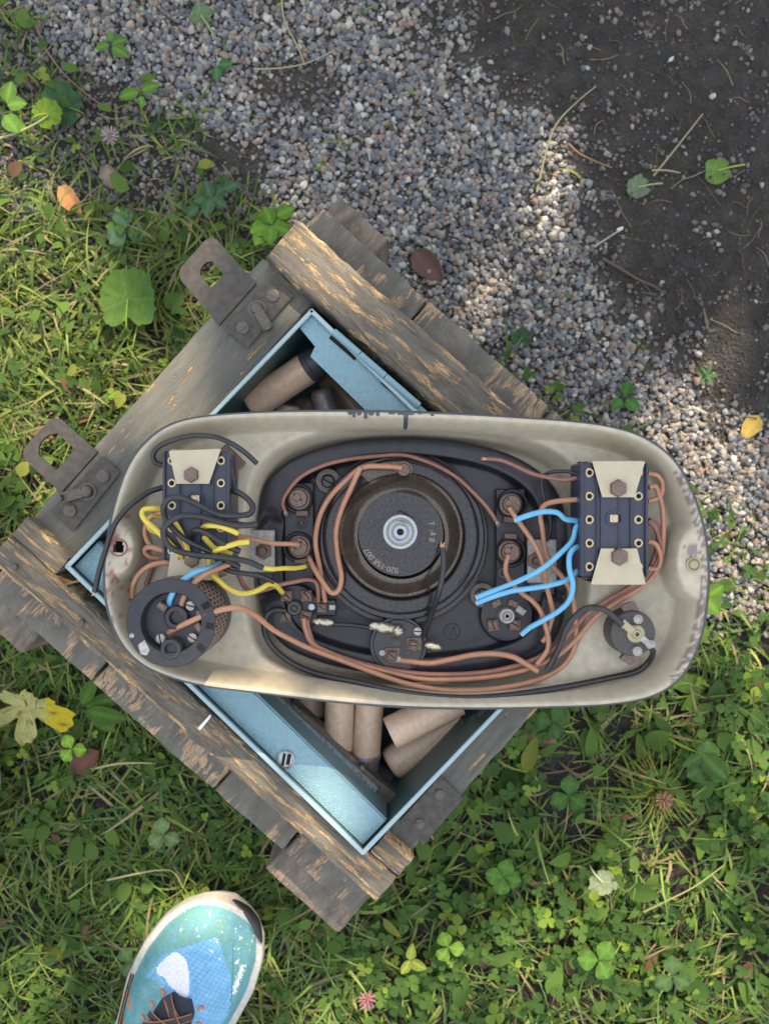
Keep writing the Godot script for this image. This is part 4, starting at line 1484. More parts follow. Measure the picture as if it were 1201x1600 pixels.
func make_socket() -> void:
	var top := 0.258
	var o := disc_part("plug_socket", 989, 990, top, [[36, -22], [36, -3], [34.5, -0.8], [32, 0], [0, 0]], mats.bakelite_dusty, panel, 44)
	disc_part("socket_core", 992, 990, top, [[14, 0], [14, 2.2], [11, 3.4], [8, 3], [6, 4.6], [3.6, 4.6], [3, 0.5], [0, 0.5]], mats.brass_green, o, 26)
	for q in [[995, 967], [994, 1017], [1015, 1007]]:
		disc_part("socket_screw", q[0], q[1], top, [[8, 0], [7.5, 3], [5, 4], [2, 5.5], [0, 5.8]], mats.galvanised, o, 16)
	for q in [["972,948 989,941 998,958 992,972 980,964", 0.255], ["970,1030 986,1014 996,1024 1000,1033 984,1038", 0.255]]:
		var s := Shape.new()
		var a := []
		for w in pairs(q[0]):
			a.append(at(w.x, w.y, q[1]))
		s.prism(a, 0.008, 0.001)
		part("spring_lug", s, mats.brown_metal, o)
	var s := Shape.new()
	var ax := Vector3(0.75, 0, 0.66)
	s.box(at(980, 980, top + 0.0022), ax, Vector3.UP, ax.cross(Vector3.UP), Vector3(size_at(13, top), 0.0018, size_at(6, top)), 0.0006)
	part("contact_bar", s, mats.brass_green, o)
	s = Shape.new()
	s.box(at(1008, 1002, top + 0.0018), ax, Vector3.UP, ax.cross(Vector3.UP), Vector3(size_at(9, top), 0.0016, size_at(5, top)), 0.0005)
	part("contact_bar", s, mats.galvanised, o)


# a run of insulated wire: «east,south,millimetres over the panel's floor» for every bend; ends: o open cut, s soldered tip, . hidden
func wire(m: Material, px: float, ends: String, text: String) -> void:
	var pts := []
	for q in text.split(" ", false):
		var w := q.split(",")
		var loose := 0.9 if pts.size() > 0 else 0.0
		pts.append(at(float(w[0]) + rng.randf_range(-loose, loose), float(w[1]) + rng.randf_range(-loose, loose), FLOOR + (float(w[2]) + rng.randf_range(-loose, loose)) * 0.001))
	var r := size_at(px * 0.45, FLOOR + 0.015)
	var path := spline(pts, 7)
	var s := Shape.new()
	s.tube(path, r, 10)
	var o := part("wire", s, m, panel)
	for k in 2:
		if ends[k] == ".":
			continue
		var p := path[0] if k == 0 else path[path.size() - 1]
		var d := (path[0] - path[1]).normalized() if k == 0 else (path[path.size() - 1] - path[path.size() - 2]).normalized()
		s = Shape.new()
		if ends[k] == "s":
			var side := d.cross(Vector3.UP).normalized()
			for j in 3:
				var bend := side * (j - 1) * 0.0012
				s.tube(spline([p - d * 0.001 + bend * 0.4, p + d * 0.003 + bend, p + d * 0.0065 + bend * 1.3 - Vector3(0, 0.0008, 0)], 3), 0.001, 6, true, 0.6)
			part("soldered_tip", s, mats.solder, o)
		elif ends[k] == "c":
			for j in 5:
				var off := Vector3(sin(j * 2.5), cos(j * 2.5), sin(j * 1.3)) * r * 0.35
				s.tube(PackedVector3Array([p + off - d * 0.001, p + off * 1.5 + d * 0.0018, p + off * 2.0 + d * 0.0034]), 0.00055, 5, true, 0.7)
			part("copper_end", s, mats.copper, o)
		else:
			s.lathe(p + d * 0.0001, d, [Vector2(r * 0.97, 0), Vector2(r * 0.93, 0.0003), Vector2(r * 0.62, 0.0003)], 14)
			part("cut_face", s, mats.white_tip if m == mats.wire_blue else m, o)
			s = Shape.new()
			s.lathe(p, d, [Vector2(r * 0.66, -0.0002), Vector2(r * 0.6, 0.0006), Vector2(0, 0.0008)], 10)
			part("copper_end", s, mats.copper if m != mats.wire_black else mats.solder, o)

func make_wires() -> void:
	var br: Material = mats.wire_brown
	var dk: Material = mats.wire_dark_brown
	var bk: Material = mats.wire_black
	var ye: Material = mats.wire_yellow
	var bl: Material = mats.wire_blue
	# round the speedometer
	wire(dk, 7.5, "s.", "445,798,-10 441,786,-6 447,770,-2 470,746,-2 505,728,-4 545,717,-5 590,713,-6 630,712,-7 668,722,-8 700,738,-8")
	wire(dk, 7.5, ".s", "690,732,-8 715,748,-8 738,768,-6 755,786,-6 767,802,-6 775,814,-9")
	wire(br, 9.5, "..", "627,731,8 600,728,10 566,731,9 541,751,6 516,776,2 499,807,-3 492,846,-6 500,888,-8 505,920,-12 507,940,-16")
	wire(br, 9.5, ".s", "563,730,12 550,759,10 533,797,6 525,832,3 529,871,2 534,901,2 530,922,2 518,926,2 505,910,2 493,890,0 483,873,-6")
	wire(dk, 8.0, "..", "497,940,-15 496,922,-10 492,910,-6 480,905,-4 462,908,0 440,914,4 418,921,6 396,925,4 382,915,2 374,896,2")
	# soldered link to the round sender
	wire(bk, 8.0, "ss", "504,972,-13 525,975,-11 550,977,-10 578,980,-12")
	for q in [[505, 972, -11, 17, 6, 0.1], [601, 981, -10, 24, 8, 0.2], [622, 986, -8, 9, 9, 0.9], [676, 1010, -6, 13, 6, 0.2]]:
		var lump := Shape.new()
		var dir := Vector3(cos(q[5]), 0, sin(q[5]))
		var sd := dir.cross(Vector3.UP)
		var mid := at(q[0], q[1], FLOOR + q[2] * 0.001)
		var rings := []
		for i in 12:
			var f := i / 11.0
			var ring := PackedVector3Array()
			var rad := size_at(q[4], 0.22) * sqrt(maxf(0.05, 1.0 - pow(absf(f * 2.0 - 1.0), 3.0)))
			for j in 9:
				var a := TAU * j / 9.0
				var w := rad * (1.0 + 0.55 * noise_b.get_noise_3d(f * 7.0 + q[0], cos(a) * 1.6, sin(a) * 1.6))
				ring.append(mid + dir * ((f - 0.5) * 2.0 * size_at(q[3], 0.22)) + sd * (cos(a) * w) + Vector3(0, sin(a) * w * 0.8, 0))
			rings.append(ring)
		lump.loft(rings, true, true)
		part("foil_wrap", lump, mats.solder, panel)
	wire(bk, 10.0, "c.", "691,856,28 692,880,30 690,908,28 684,932,18 675,954,4 666,978,-8 661,996,-14")
	# long browns along the lower edge
	wire(br, 9.5, "..", "256,994,52 272,984,58 298,971,64 322,960,66 352,952,64 378,951,58 400,963,40 425,983,22 455,1000,8 485,1014,2 533,1032,-3 586,1052,-3 640,1069,3 700,1078,8 760,1077,8 820,1068,4 862,1052,0 886,1032,0 898,1002,2 898,960,4 892,928,4 878,902,4 862,884,3 851,858,2 846,825,6 843,805,9 850,790,14 870,783,18 905,781,20")
	wire(br, 9.0, "..", "474,966,-10 478,985,-10 488,1006,-10 520,1022,-10 560,1037,-8 612,1052,-7 660,1061,-5 720,1062,-3 780,1055,-2 830,1043,0 868,1027,2 898,1000,4 928,966,6 958,945,8 990,925,10 1014,906,12 1030,880,14 1036,845,16 1035,800,18 1030,775,20 1024,760,22 1013,762,24")
	wire(dk, 9.0, "..", "479,968,-12 484,990,-12 497,1011,-12 545,1030,-11 600,1045,-10 655,1053,-8 715,1054,-6 775,1047,-4 828,1033,-2 862,1015,0 890,988,2 918,958,4 950,938,6 982,917,8 1006,898,10 1022,872,12 1028,845,14 1026,822,16 1014,812,20")
	wire(br, 8.5, "..", "1012,740,22 1026,742,22 1034,752,20 1034,768,20 1026,779,20 1012,782,20")
	wire(br, 8.5, "..", "1012,846,22 1022,850,22 1029,862,20 1031,876,18 1026,888,17 1012,888,16")
	wire(dk, 8.5, "..", "1012,815,22 1022,822,22 1028,838,18 1031,852,16 1024,858,14")
	wire(br, 10.5, ".o", "608,1030,-14 640,1034,-12 672,1036,-10 705,1031,-6 740,1024,-2 772,1021,0 800,1026,2 820,1037,4 840,1050,6")
	# right hand side
	wire(br, 9.0, ".o", "795,793,2 802,804,4 813,820,6 826,838,8 838,856,10 848,882,12 853,912,10 860,938,8 862,958,6 859,978,5 853,994,4 848,1003,3")
	wire(br, 9.0, ".o", "794,868,2 790,882,4 790,896,4 798,910,4 814,926,4 832,940,6 844,956,8 851,976,8 856,996,6 855,1012,5 848,1026,4 839,1037,4")
	wire(bl, 9.5, ".o", "910,815,20 895,813,22 882,810,24 870,802,26 848,799,28 826,804,28 805,813,26")
	wire(bl, 9.5, ".o", "910,819,20 900,824,22 893,844,24 876,864,26 848,887,26 820,903,22 790,916,16 762,926,14 744,934,14")
	wire(bl, 9.5, ".o", "910,888,20 898,894,22 884,907,22 860,914,22 832,918,22 800,923,18 770,933,14 745,943,13")
	wire(bl, 9.5, ".o", "910,854,22 897,857,26 890,868,30 890,890,32 894,914,30 889,938,26 872,955,20 846,970,16 828,980,12 814,992,10")
	wire(bk, 10.5, "c.", "971,976,27 955,961,30 938,951,32 918,951,32 900,961,28 886,980,22 874,1008,14 864,1030,8 854,1047,5")
	wire(bk, 10.5, "..", "1016,1012,26 1020,1020,20 1014,1034,10 995,1049,6 950,1059,7 905,1068,11 865,1076,14 800,1085,18 740,1090,19 680,1088,17 620,1080,11 560,1067,2 510,1056,-5 470,1043,-5 440,1026,-4 420,1004,-3 412,982,-4 416,962,-6 428,953,-8 445,955,-12")
	wire(bk, 6.5, "..", "908,744,16 886,736,14 862,737,10 848,744,4 847,760,2 851,780,2 857,803,2 860,826,0 853,845,-4")
	wire(dk, 7.5, ".c", "910,744,18 885,749,16 858,747,12 830,740,8 800,725,2 780,719,0 760,717,-2")
	# the tangle over the left fuse box
	wire(bk, 9.0, ".o", "256,727,30 244,722,32 239,712,34 248,698,38 275,686,42 305,681,44 337,684,44 364,694,42 384,708,36 400,723,30")
	wire(bk, 9.5, ".c", "258,761,24 240,765,26 224,774,30 203,790,34 187,808,36 175,830,36 166,856,34 157,887,28 148,924,20")
	wire(bk, 10.0, ".o", "352,766,30 368,768,36 384,776,40 394,790,44 391,801,48 376,806,52 346,804,54 322,796,56 300,783,58 281,777,58 264,780,56 256,793,54 259,809,52 271,826,52 290,842,52 317,857,50 347,872,48 374,886,44")
	wire(bk, 10.0, "..", "360,818,20 385,820,44 400,819,50 376,821,54 346,817,56 314,808,58 285,807,60 264,816,60 255,831,58 261,850,56 280,862,56 314,868,56 356,871,54 387,878,50 411,887,46")
	wire(ye, 8.0, ".s", "411,887,46 425,889,42 445,888,30 462,887,16 475,885,4")
	wire(bk, 9.5, ".o", "300,842,40 301,832,50 308,828,54 320,831,54 338,842,54 358,854,52 375,862,50")
	wire(bk, 9.0, "..", "346,886,36 362,893,36 385,897,32 408,901,26 428,909,18")
	wire(bk, 8.0, "..", "344,874,34 360,882,34 375,888,32")
	wire(bk, 9.5, "..", "352,728,24 362,735,24 366,750,24 362,764,24 352,770,24")
	wire(ye, 9.5, ".o", "256,796,30 240,794,34 226,796,36 223,805,38 230,815,40 246,829,42 262,845,42 276,862,40 289,878,36 301,886,32")
	wire(ye, 9.0, "..", "256,806,28 243,804,30 235,809,30 231,818,26 236,828,22 248,832,20")
	wire(ye, 9.0, "..", "268,812,44 278,823,46 286,838,46 292,854,44 295,872,40")
	wire(ye, 9.5, ".o", "318,832,44 317,824,48 326,821,52 343,823,54 358,828,54 372,834,52")
	wire(ye, 9.5, "..", "318,838,42 326,848,42 336,857,42 348,862,42 362,867,40")
	wire(ye, 9.5, ".o", "332,864,48 345,857,52 360,852,54 374,849,54 388,846,52")
	wire(ye, 9.5, ".s", "327,872,40 328,885,40 331,897,42 341,908,42 357,920,38 376,927,34 394,926,30 408,919,26 420,913,20 431,915,8 440,926,-6")
	wire(br, 9.5, "..", "262,803,34 246,803,32 234,812,28 227,828,24 229,843,22 238,855,22 250,860,22")
	wire(br, 9.5, "..", "250,872,16 236,870,18 227,862,20 230,855,24 242,856,26 264,864,28 286,876,30 302,884,30")
	wire(br, 9.5, "..", "292,884,26 270,880,28 250,880,28 232,886,26 217,898,22 208,913,18 206,932,12")
	wire(br, 8.0, "..", "262,808,48 272,826,46 284,846,44 292,862,42 297,882,38")
	wire(br, 8.5, "..", "372,838,18 398,844,16 428,849,14 452,850,8 466,851,2")
	wire(dk, 8.0, "..", "240,872,8 235,896,6 229,914,4 228,930,3")
	wire(bl, 10.0, "..", "345,880,40 328,888,48 306,894,56 286,907,62 271,925,62 265,942,58 272,955,54 284,959,50")
	wire(br, 9.5, "..", "366,878,42 345,886,46 322,897,54 301,914,60 288,934,60 284,950,58 291,968,52 302,986,46")


# ---------------------------------------------------------------- shoes
func shoe_half(t: float, side: float) -> float:
	# half width of the sole at t from toe (0) to heel (1); the outer side is fuller
	var pts := [[0.0, 0.0], [0.012, 0.0135], [0.04, 0.0245], [0.09, 0.0350], [0.17, 0.0440], [0.28, 0.0492], [0.40, 0.0480], [0.52, 0.041], [0.66, 0.036], [0.80, 0.035], [0.90, 0.034], [0.96, 0.027], [0.99, 0.014], [1.0, 0.0]]
	for i in pts.size() - 1:
		if t <= pts[i + 1][0]:
			var k: float = (t - pts[i][0]) / (pts[i + 1][0] - pts[i][0])
			var w: float = lerpf(pts[i][1], pts[i + 1][1], k)
			return w * (1.42 if side > 0.0 else 1.28)
	return 0.0

func shoe_mid(t: float) -> float:
	return 0.006 * (1.0 - t) * (1.0 - t) - 0.008 * sin(clampf(t, 0, 1) * PI * 0.9)

func shoe_texture() -> ImageTexture:
	# cloth pattern over the upper, laid out from above: across (0..1), toe to heel (0..1)
	var w := 384
	var h := 1024
	var im := Image.create(w, h, false, Image.FORMAT_RGB8)
	var blue_zone := PackedVector2Array()
	for q in pairs("0.52,0.13 0.62,0.17 0.72,0.22 0.84,0.30 0.90,0.42 0.88,0.62 0.60,0.56 0.42,0.40 0.24,0.37 0.14,0.40 0.17,0.29 0.34,0.20"):
		blue_zone.append(q)
	var white_zone := closed2(pairs("0.25,0.262 0.36,0.25 0.46,0.29 0.53,0.375 0.42,0.37 0.30,0.35 0.20,0.345"), 4)
	for y in h:
		for x in w:
			var p := Vector2(float(x) / w, float(y) / h * 1.24)
			var n := noise_a.get_noise_2d(p.x * 6.0, p.y * 16.0)
			var f := noise_b.get_noise_2d(p.x * 40.0, p.y * 100.0)
			var c := Color(0.40, 0.60, 0.63).lerp(Color(0.33, 0.54, 0.56), 0.5 + n)
			if p.y < 0.30 and n > 0.15:
				c = c.lerp(Color(0.45, 0.62, 0.56), 0.5)
			if Geometry2D.is_point_in_polygon(p + Vector2(n * 0.02, f * 0.004), blue_zone):
				c = Color(0.47, 0.68, 0.82).lerp(Color(0.40, 0.62, 0.78), 0.5 + n)
				var gx := fposmod(p.x * 26.0 + p.y * 8.0, 1.0)
				var gy := fposmod(p.y * 62.0 - p.x * 3.0, 1.0)
				if gx < 0.16 or gy < 0.14:
					c = c.lerp(Color(0.26, 0.46, 0.60), 0.45)
			if Geometry2D.is_point_in_polygon(p + Vector2(f * 0.01, n * 0.006), white_zone):
				c = Color(0.84, 0.84, 0.90)
			if p.y < 0.2 and noise_a.get_noise_2d(p.x * 9.0 + 5.0, p.y * 30.0) > 0.52 and p.y > 0.05:
				c = Color(0.80, 0.84, 0.86)
			if absf(p.x - 0.86) < 0.02 + f * 0.03 and p.y > 0.2 and p.y < 0.33:
				c = Color(0.85, 0.87, 0.88)
			if absf(p.x - 0.70 - (p.y - 0.13) * 0.75) < 0.006 and p.y > 0.12 and p.y < 0.36:
				c = Color(0.22, 0.48, 0.56)
			if p.x < 0.2 and p.y > 0.50 and p.y < 0.60 and fposmod(p.x * 2.0 + p.y * 12.0, 1.0) < 0.35:
				c = Color(0.80, 0.45, 0.25)
			c = c * (1.0 + f * 0.10)
			im.set_pixel(x, y, Color(clampf(c.r, 0, 1), clampf(c.g, 0, 1), clampf(c.b, 0, 1)))
	return ImageTexture.create_from_image(im)

func make_shoe(label: String, toe: Vector3, dir: Vector3, mirror: float, group: String) -> void:
	var length := 0.325
	var across := Vector3(dir.z, 0, -dir.x) * mirror   # towards the outer side
	var t := thing("running_shoe", label, "shoe", toe, group)
	var n := 46
	var s := Shape.new()
	var rings := []
	# midsole: a band with a lip that shows from above
	for i in n + 1:
		var k := 0.5 - 0.5 * cos(PI * i / n)
		var c := toe + dir * (k * length) + across * shoe_mid(k)
		var ring := PackedVector3Array()
		var lift := 0.020 * pow(maxf(0.0, 0.3 - k) / 0.3, 2.0)
		var a := shoe_half(k, 1.0)
		var b := shoe_half(k, -1.0)
		var th := 0.024 + 0.012 * k
		for q in [[-b * 0.9, 0.0], [-b * 1.0, 0.006], [-b * 1.0, th * 0.8], [-b * 0.96, th], [-b * 0.6, th + 0.002], [a * 0.6, th + 0.002], [a * 0.96, th], [a * 1.0, th * 0.8], [a * 1.0, 0.006], [a * 0.9, 0.0]]:
			ring.append(c + across * q[0] + Vector3(0, q[1] + lift, 0))
		rings.append(ring)
	s.loft(rings, true, false)
	part("midsole", s, mats.midsole, t)
	# upper with an opening for the ankle
	s = Shape.new()
	rings = []
	var uvs := []
	for i in n + 1:
		var k := 0.5 - 0.5 * cos(PI * i / n)
		var kk := 0.006 + k * 0.985
		var c := toe + dir * (kk * length) + across * shoe_mid(kk)
		var lift := 0.020 * pow(maxf(0.0, 0.3 - kk) / 0.3, 2.0)
		var a := shoe_half(kk, 1.0) * (0.93 - 0.04 * kk)
		var b := shoe_half(kk, -1.0) * (0.93 - 0.04 * kk)
		var th := 0.022 + 0.012 * kk
		var top := th + 0.030 * smoothstep(-0.02, 0.18, kk) + 0.038 * smoothstep(0.2, 0.55, kk)
		var ring := PackedVector3Array()
		var tu := PackedVector2Array()
		for j in 17:
			var g := -1.0 + j / 8.0
			var w := b if g < 0.0 else a
			var lean := signf(g) * pow(absf(g), 0.85)
			var hh := pow(maxf(0.0, 1.0 - pow(absf(g), 2.6)), 0.62)
			var y := th * 0.85 + (top - th * 0.85) * hh
			if kk > 0.56:
				y = maxf(th * 0.85, y)
				if absf(g) < 0.62:
					y = lerpf(y, th + 0.012, smoothstep(0.56, 0.62, kk) * smoothstep(0.66, 0.5, absf(g)) * smoothstep(0.97, 0.93, kk))
			ring.append(c + across * (w * lean) + Vector3(0, y + lift, 0))
			tu.append(Vector2(0.5 + 0.5 * g * mirror * 1.0, kk))
		rings.append(ring)
		uvs.append(tu)
	s.loft(rings, false, false, Vector3.UP, uvs)
	part("upper", s, mats.shoe_cloth, t)
	# black toe bumper
	s = Shape.new()
	rings = []
	for i in 13:
		var ang := lerpf(-0.1, 1.25, i / 12.0)
		var k := 0.0 + 0.11 * pow(absf(sin(maxf(ang, 0.0) * 0.9)), 1.6)
		var side := 1.0 if ang >= 0.0 else -1.0
		var w := shoe_half(k + 0.001, 1.0) * (1.0 if ang >= 0.0 else -0.6)
		var c := toe + dir * (k * length) + across * (shoe_mid(k) + w)
		var o := (-dir * cos(ang * 0.9) + across * sin(ang * 0.9)).normalized()
		var ring := PackedVector3Array()
		var sz := sin(PI * (i + 0.6) / 13.2)
		for j in 10:
			var g := TAU * j / 10.0
			ring.append(c - o * 0.0005 + o * cos(g) * 0.0042 * sz + Vector3(0, 0.036 + sin(g) * 0.010 * sz, 0))
		rings.append(ring)
	s.loft(rings, true, true)
	part("toe_bumper", s, mats.shoe_black, t)
	# tongue, then laces with orange edges
	var surf := func(k: float, g: float, up: float) -> Vector3:
		var a := shoe_half(k, g) * 0.9
		var th := 0.022 + 0.012 * k
		var top := th + 0.030 * smoothstep(-0.02, 0.18, k) + 0.038 * smoothstep(0.2, 0.55, k)
		return toe + dir * (k * length) + across * (shoe_mid(k) + a * g) + Vector3(0, th * 0.85 + (top - th * 0.85) * pow(maxf(0.0, 1.0 - pow(absf(g), 2.6)), 0.62) + up, 0)
	s = Shape.new()
	rings = []
	for i in 12:
		var k := 0.30 + 0.33 * i / 11.0
		var wid := 0.36 * sqrt(clampf((k - 0.29) / 0.05, 0.0, 1.0))
		var ring := PackedVector3Array()
		for j in 9:
			var g := (-1.0 + j / 4.0) * wid
			ring.append(surf.call(k, g, 0.0035 - 0.003 * pow(absf(g) / maxf(wid, 0.01), 4.0)))
		rings.append(ring)
	s.loft(rings, false, false, Vector3.UP)
	part("tongue", s, mats.shoe_navy, t)
	for q in [[0.315, -0.25, 0.40, 0.45], [0.335, 0.30, 0.40, -0.42], [0.37, -0.42, 0.385, 0.46], [0.40, 0.46, 0.43, -0.46], [0.44, -0.48, 0.48, 0.46], [0.31, -0.24, 0.35, 0.06]]:
		var la := Shape.new()
		var ed := Shape.new()
		var pts := []
		for i in 7:
			var f := i / 6.0
			pts.append(surf.call(lerpf(q[0], q[2], f), lerpf(q[1], q[3], f), 0.006 + 0.003 * sin(PI * f)))
		ribbon(la, pts, 0.0032, Vector3.UP)
		var run: Vector3 = (pts[6] - pts[0]).normalized()
		var sd := run.cross(Vector3.UP).normalized() * 0.0034
		for e in [-1.0, 1.0]:
			var line := PackedVector3Array()
			for p in pts:
				line.append(p + sd * e)
			ed.tube(line, 0.0005, 6)
		var o := part("lace", la, mats.shoe_black, t)
		part("lace_edge", ed, mats.shoe_orange, o)
	# welded seams over the toe and along both sides
	for q in [[[0.10, -0.72], [0.16, -0.30], [0.19, 0.0], [0.20, 0.25], [0.27, 0.52], [0.40, 0.70], [0.55, 0.78]], [[0.20, 0.02], [0.15, 0.0], [0.10, 0.02], [0.05, 0.05]], [[0.16, -0.30], [0.25, -0.55], [0.36, -0.70], [0.55, -0.80]]]:
		var sm := []
		for w in q:
			sm.append(surf.call(w[0], w[1], 0.0002))
		s = Shape.new()
		s.tube(spline(sm, 6), 0.0011, 6)
		part("seam", s, mats.seam_teal, t)
	for q in [[0.32, -0.36], [0.36, -0.44], [0.40, -0.48], [0.44, -0.50], [0.32, 0.38], [0.36, 0.46], [0.40, 0.50], [0.44, 0.52]]:
		s = Shape.new()
		s.lathe(surf.call(q[0], q[1], 0.0), (Vector3.UP + across * q[1]).normalized(), [Vector2(0.0042, 0.0), Vector2(0.0036, 0.0012), Vector2(0.002, 0.001), Vector2(0, 0.0004)], 14)
		part("eyelet", s, mats.shoe_orange, t)
	# a loose lace end hanging down the inner side
	s = Shape.new()
	var e2 := Shape.new()
	var lp := []
	for q in [[0.60, -0.70, 0.010], [0.50, -0.86, 0.012], [0.40, -1.0, 0.010], [0.30, -1.12, 0.0]]:
		lp.append(surf.call(q[0], clampf(q[1], -1.0, 1.0), q[2]) + across * (minf(0.0, q[1] + 1.0) * 0.03))
	var smooth := spline(lp, 5)
	var arr := []
	for p in smooth:
		arr.append(p)
	ribbon(s, arr, 0.0026, Vector3.UP)
	e2.tube(smooth, 0.0008, 6)
	part("lace_edge", e2, mats.shoe_orange, part("loose_lace", s, mats.shoe_black, t))
	# padded collar and the sock in it
	s = Shape.new()
	var loop := []
	for i in 22:
		var g := TAU * i / 22.0
		loop.append(toe + dir * (length * (0.765 + 0.175 * cos(g))) + across * (shoe_mid(0.76) + 0.031 * sin(g)) + Vector3(0, 0.088 + 0.012 * cos(g), 0))
	loop.append(loop[0])
	s.tube(PackedVector3Array(loop), 0.008, 10, false)
	part("collar", s, mats.shoe_navy, t)
	s = Shape.new()
	rings = []
	for q in [[0.055, 0.030], [0.09, 0.029], [0.13, 0.033], [0.18, 0.036]]:
		var ring := PackedVector3Array()
		for i in 18:
			var g := TAU * i / 18.0
			ring.append(toe + dir * (length * 0.77 + cos(g) * q[1] * 1.35) + across * (shoe_mid(0.76) + q[1] * sin(g)) + Vector3(0, q[0], 0))
		rings.append(ring)
	s.loft(rings, true, true)
	part("sock", s, mats.shoe_black, t)

func ribbon(s: Shape, pts: Array, half: float, up: Vector3) -> void:
	var rings := []
	for i in pts.size():
		var d: Vector3 = (pts[mini(i + 1, pts.size() - 1)] - pts[maxi(i - 1, 0)]).normalized()
		var sd := d.cross(up).normalized()
		var n := sd.cross(d).normalized()
		var ring := PackedVector3Array()
		for q in [[-1.0, 0.0], [-0.8, 0.35], [0.8, 0.35], [1.0, 0.0], [0.8, -0.35], [-0.8, -0.35]]:
			ring.append(pts[i] + sd * (q[0] * half) + n * (q[1] * half * 0.7))
		rings.append(ring)
	s.loft(rings, true, true)

func make_shoes() -> void:
	mats.shoe_cloth = mat("shoe_cloth", Color.WHITE, 0.6)
	mats.shoe_cloth.albedo_texture = shoe_texture()
	mottled("midsole", lin(0.36, 0.34, 0.31), lin(0.56, 0.54, 0.50), 0.7, 0.0, 20.0, 301)
	mat("seam_teal", lin(0.10, 0.25, 0.29), 0.55)
	mat("shoe_black", lin(0.02, 0.02, 0.024), 0.6)
	mat("shoe_navy", lin(0.022, 0.026, 0.045), 0.8)
	mat("shoe_orange", lin(0.45, 0.17, 0.075), 0.7)
	make_shoe("blue and teal running shoe with orange edged black laces on the grass", at(366, 1379, 0.045), Vector3(-0.40, 0, 0.917).normalized(), 1.0, "")
	make_shoe("other running shoe, only its grey sole edge showing beside the yellow maple leaf", at(-50, 1082, 0.03), Vector3(-0.25, 0, 0.968).normalized(), -1.0, "")


# ---------------------------------------------------------------- stones
func pebble_shape(sd: int) -> Shape:
	var s := Shape.new()
	var sphere := SphereMesh.new()
	sphere.radius = 0.5
	sphere.height = 1.0
	sphere.radial_segments = 11
	sphere.rings = 6
	var a := sphere.get_mesh_arrays()
	var v: PackedVector3Array = a[Mesh.ARRAY_VERTEX]
	var f := FastNoiseLite.new()
	f.seed = sd
	f.frequency = 1.1
	f.fractal_octaves = 2
	for i in v.size():
		var p := v[i]
		var k := 1.0 + f.get_noise_3dv(p * 1.6) * 0.55
		# a few flat facets
		for j in 5:
			var d := Vector3(sin(sd * 3.1 + j * 2.0), cos(sd * 1.7 + j * 1.3), sin(sd + j * 4.4)).normalized()
			var over := p.dot(d) * k - 0.36
			if over > 0.0:
				p -= d * over * 0.8
		v[i] = p * k
	s.v = v
	s.n = a[Mesh.ARRAY_NORMAL]
	s.uv = a[Mesh.ARRAY_TEX_UV]
	s.c.resize(v.size())
	s.c.fill(Color.WHITE)
	var ix: PackedInt32Array = a[Mesh.ARRAY_INDEX]
	var nn := PackedVector3Array()
	nn.resize(v.size())
	for i in range(0, ix.size(), 3):
		var g := (v[ix[i + 2]] - v[ix[i]]).cross(v[ix[i + 1]] - v[ix[i]])
		for k in 3:
			nn[ix[i + k]] += g
	for i in v.size():
		var q := nn[i].normalized()
		nn[i] = q if q.dot(v[i]) > 0.0 else -q
	# the seam of the sphere shares its normals
	for i in v.size():
		for j in range(i + 1, v.size()):
			if v[i].distance_squared_to(v[j]) < 1e-8:
				var q := (nn[i] + nn[j]).normalized()
				nn[i] = q
				nn[j] = q
	s.n = nn
	for i in range(0, ix.size(), 3):
		s.face(ix[i], ix[i + 1], ix[i + 2])
	return s

func pebble_tone(r: RandomNumberGenerator) -> Color:
	var tones := [Color(0.46, 0.47, 0.49), Color(0.38, 0.39, 0.42), Color(0.57, 0.53, 0.49), Color(0.60, 0.54, 0.48), Color(0.62, 0.61, 0.58), Color(0.31, 0.315, 0.335), Color(0.52, 0.525, 0.53), Color(0.54, 0.46, 0.42), Color(0.42, 0.425, 0.44), Color(0.70, 0.68, 0.65), Color(0.49, 0.46, 0.43), Color(0.44, 0.46, 0.48)]
	var c: Color = tones[r.randi() % tones.size()].srgb_to_linear()
	return c * Color(0.98, 1.0, 1.02) * r.randf_range(0.88, 1.38)

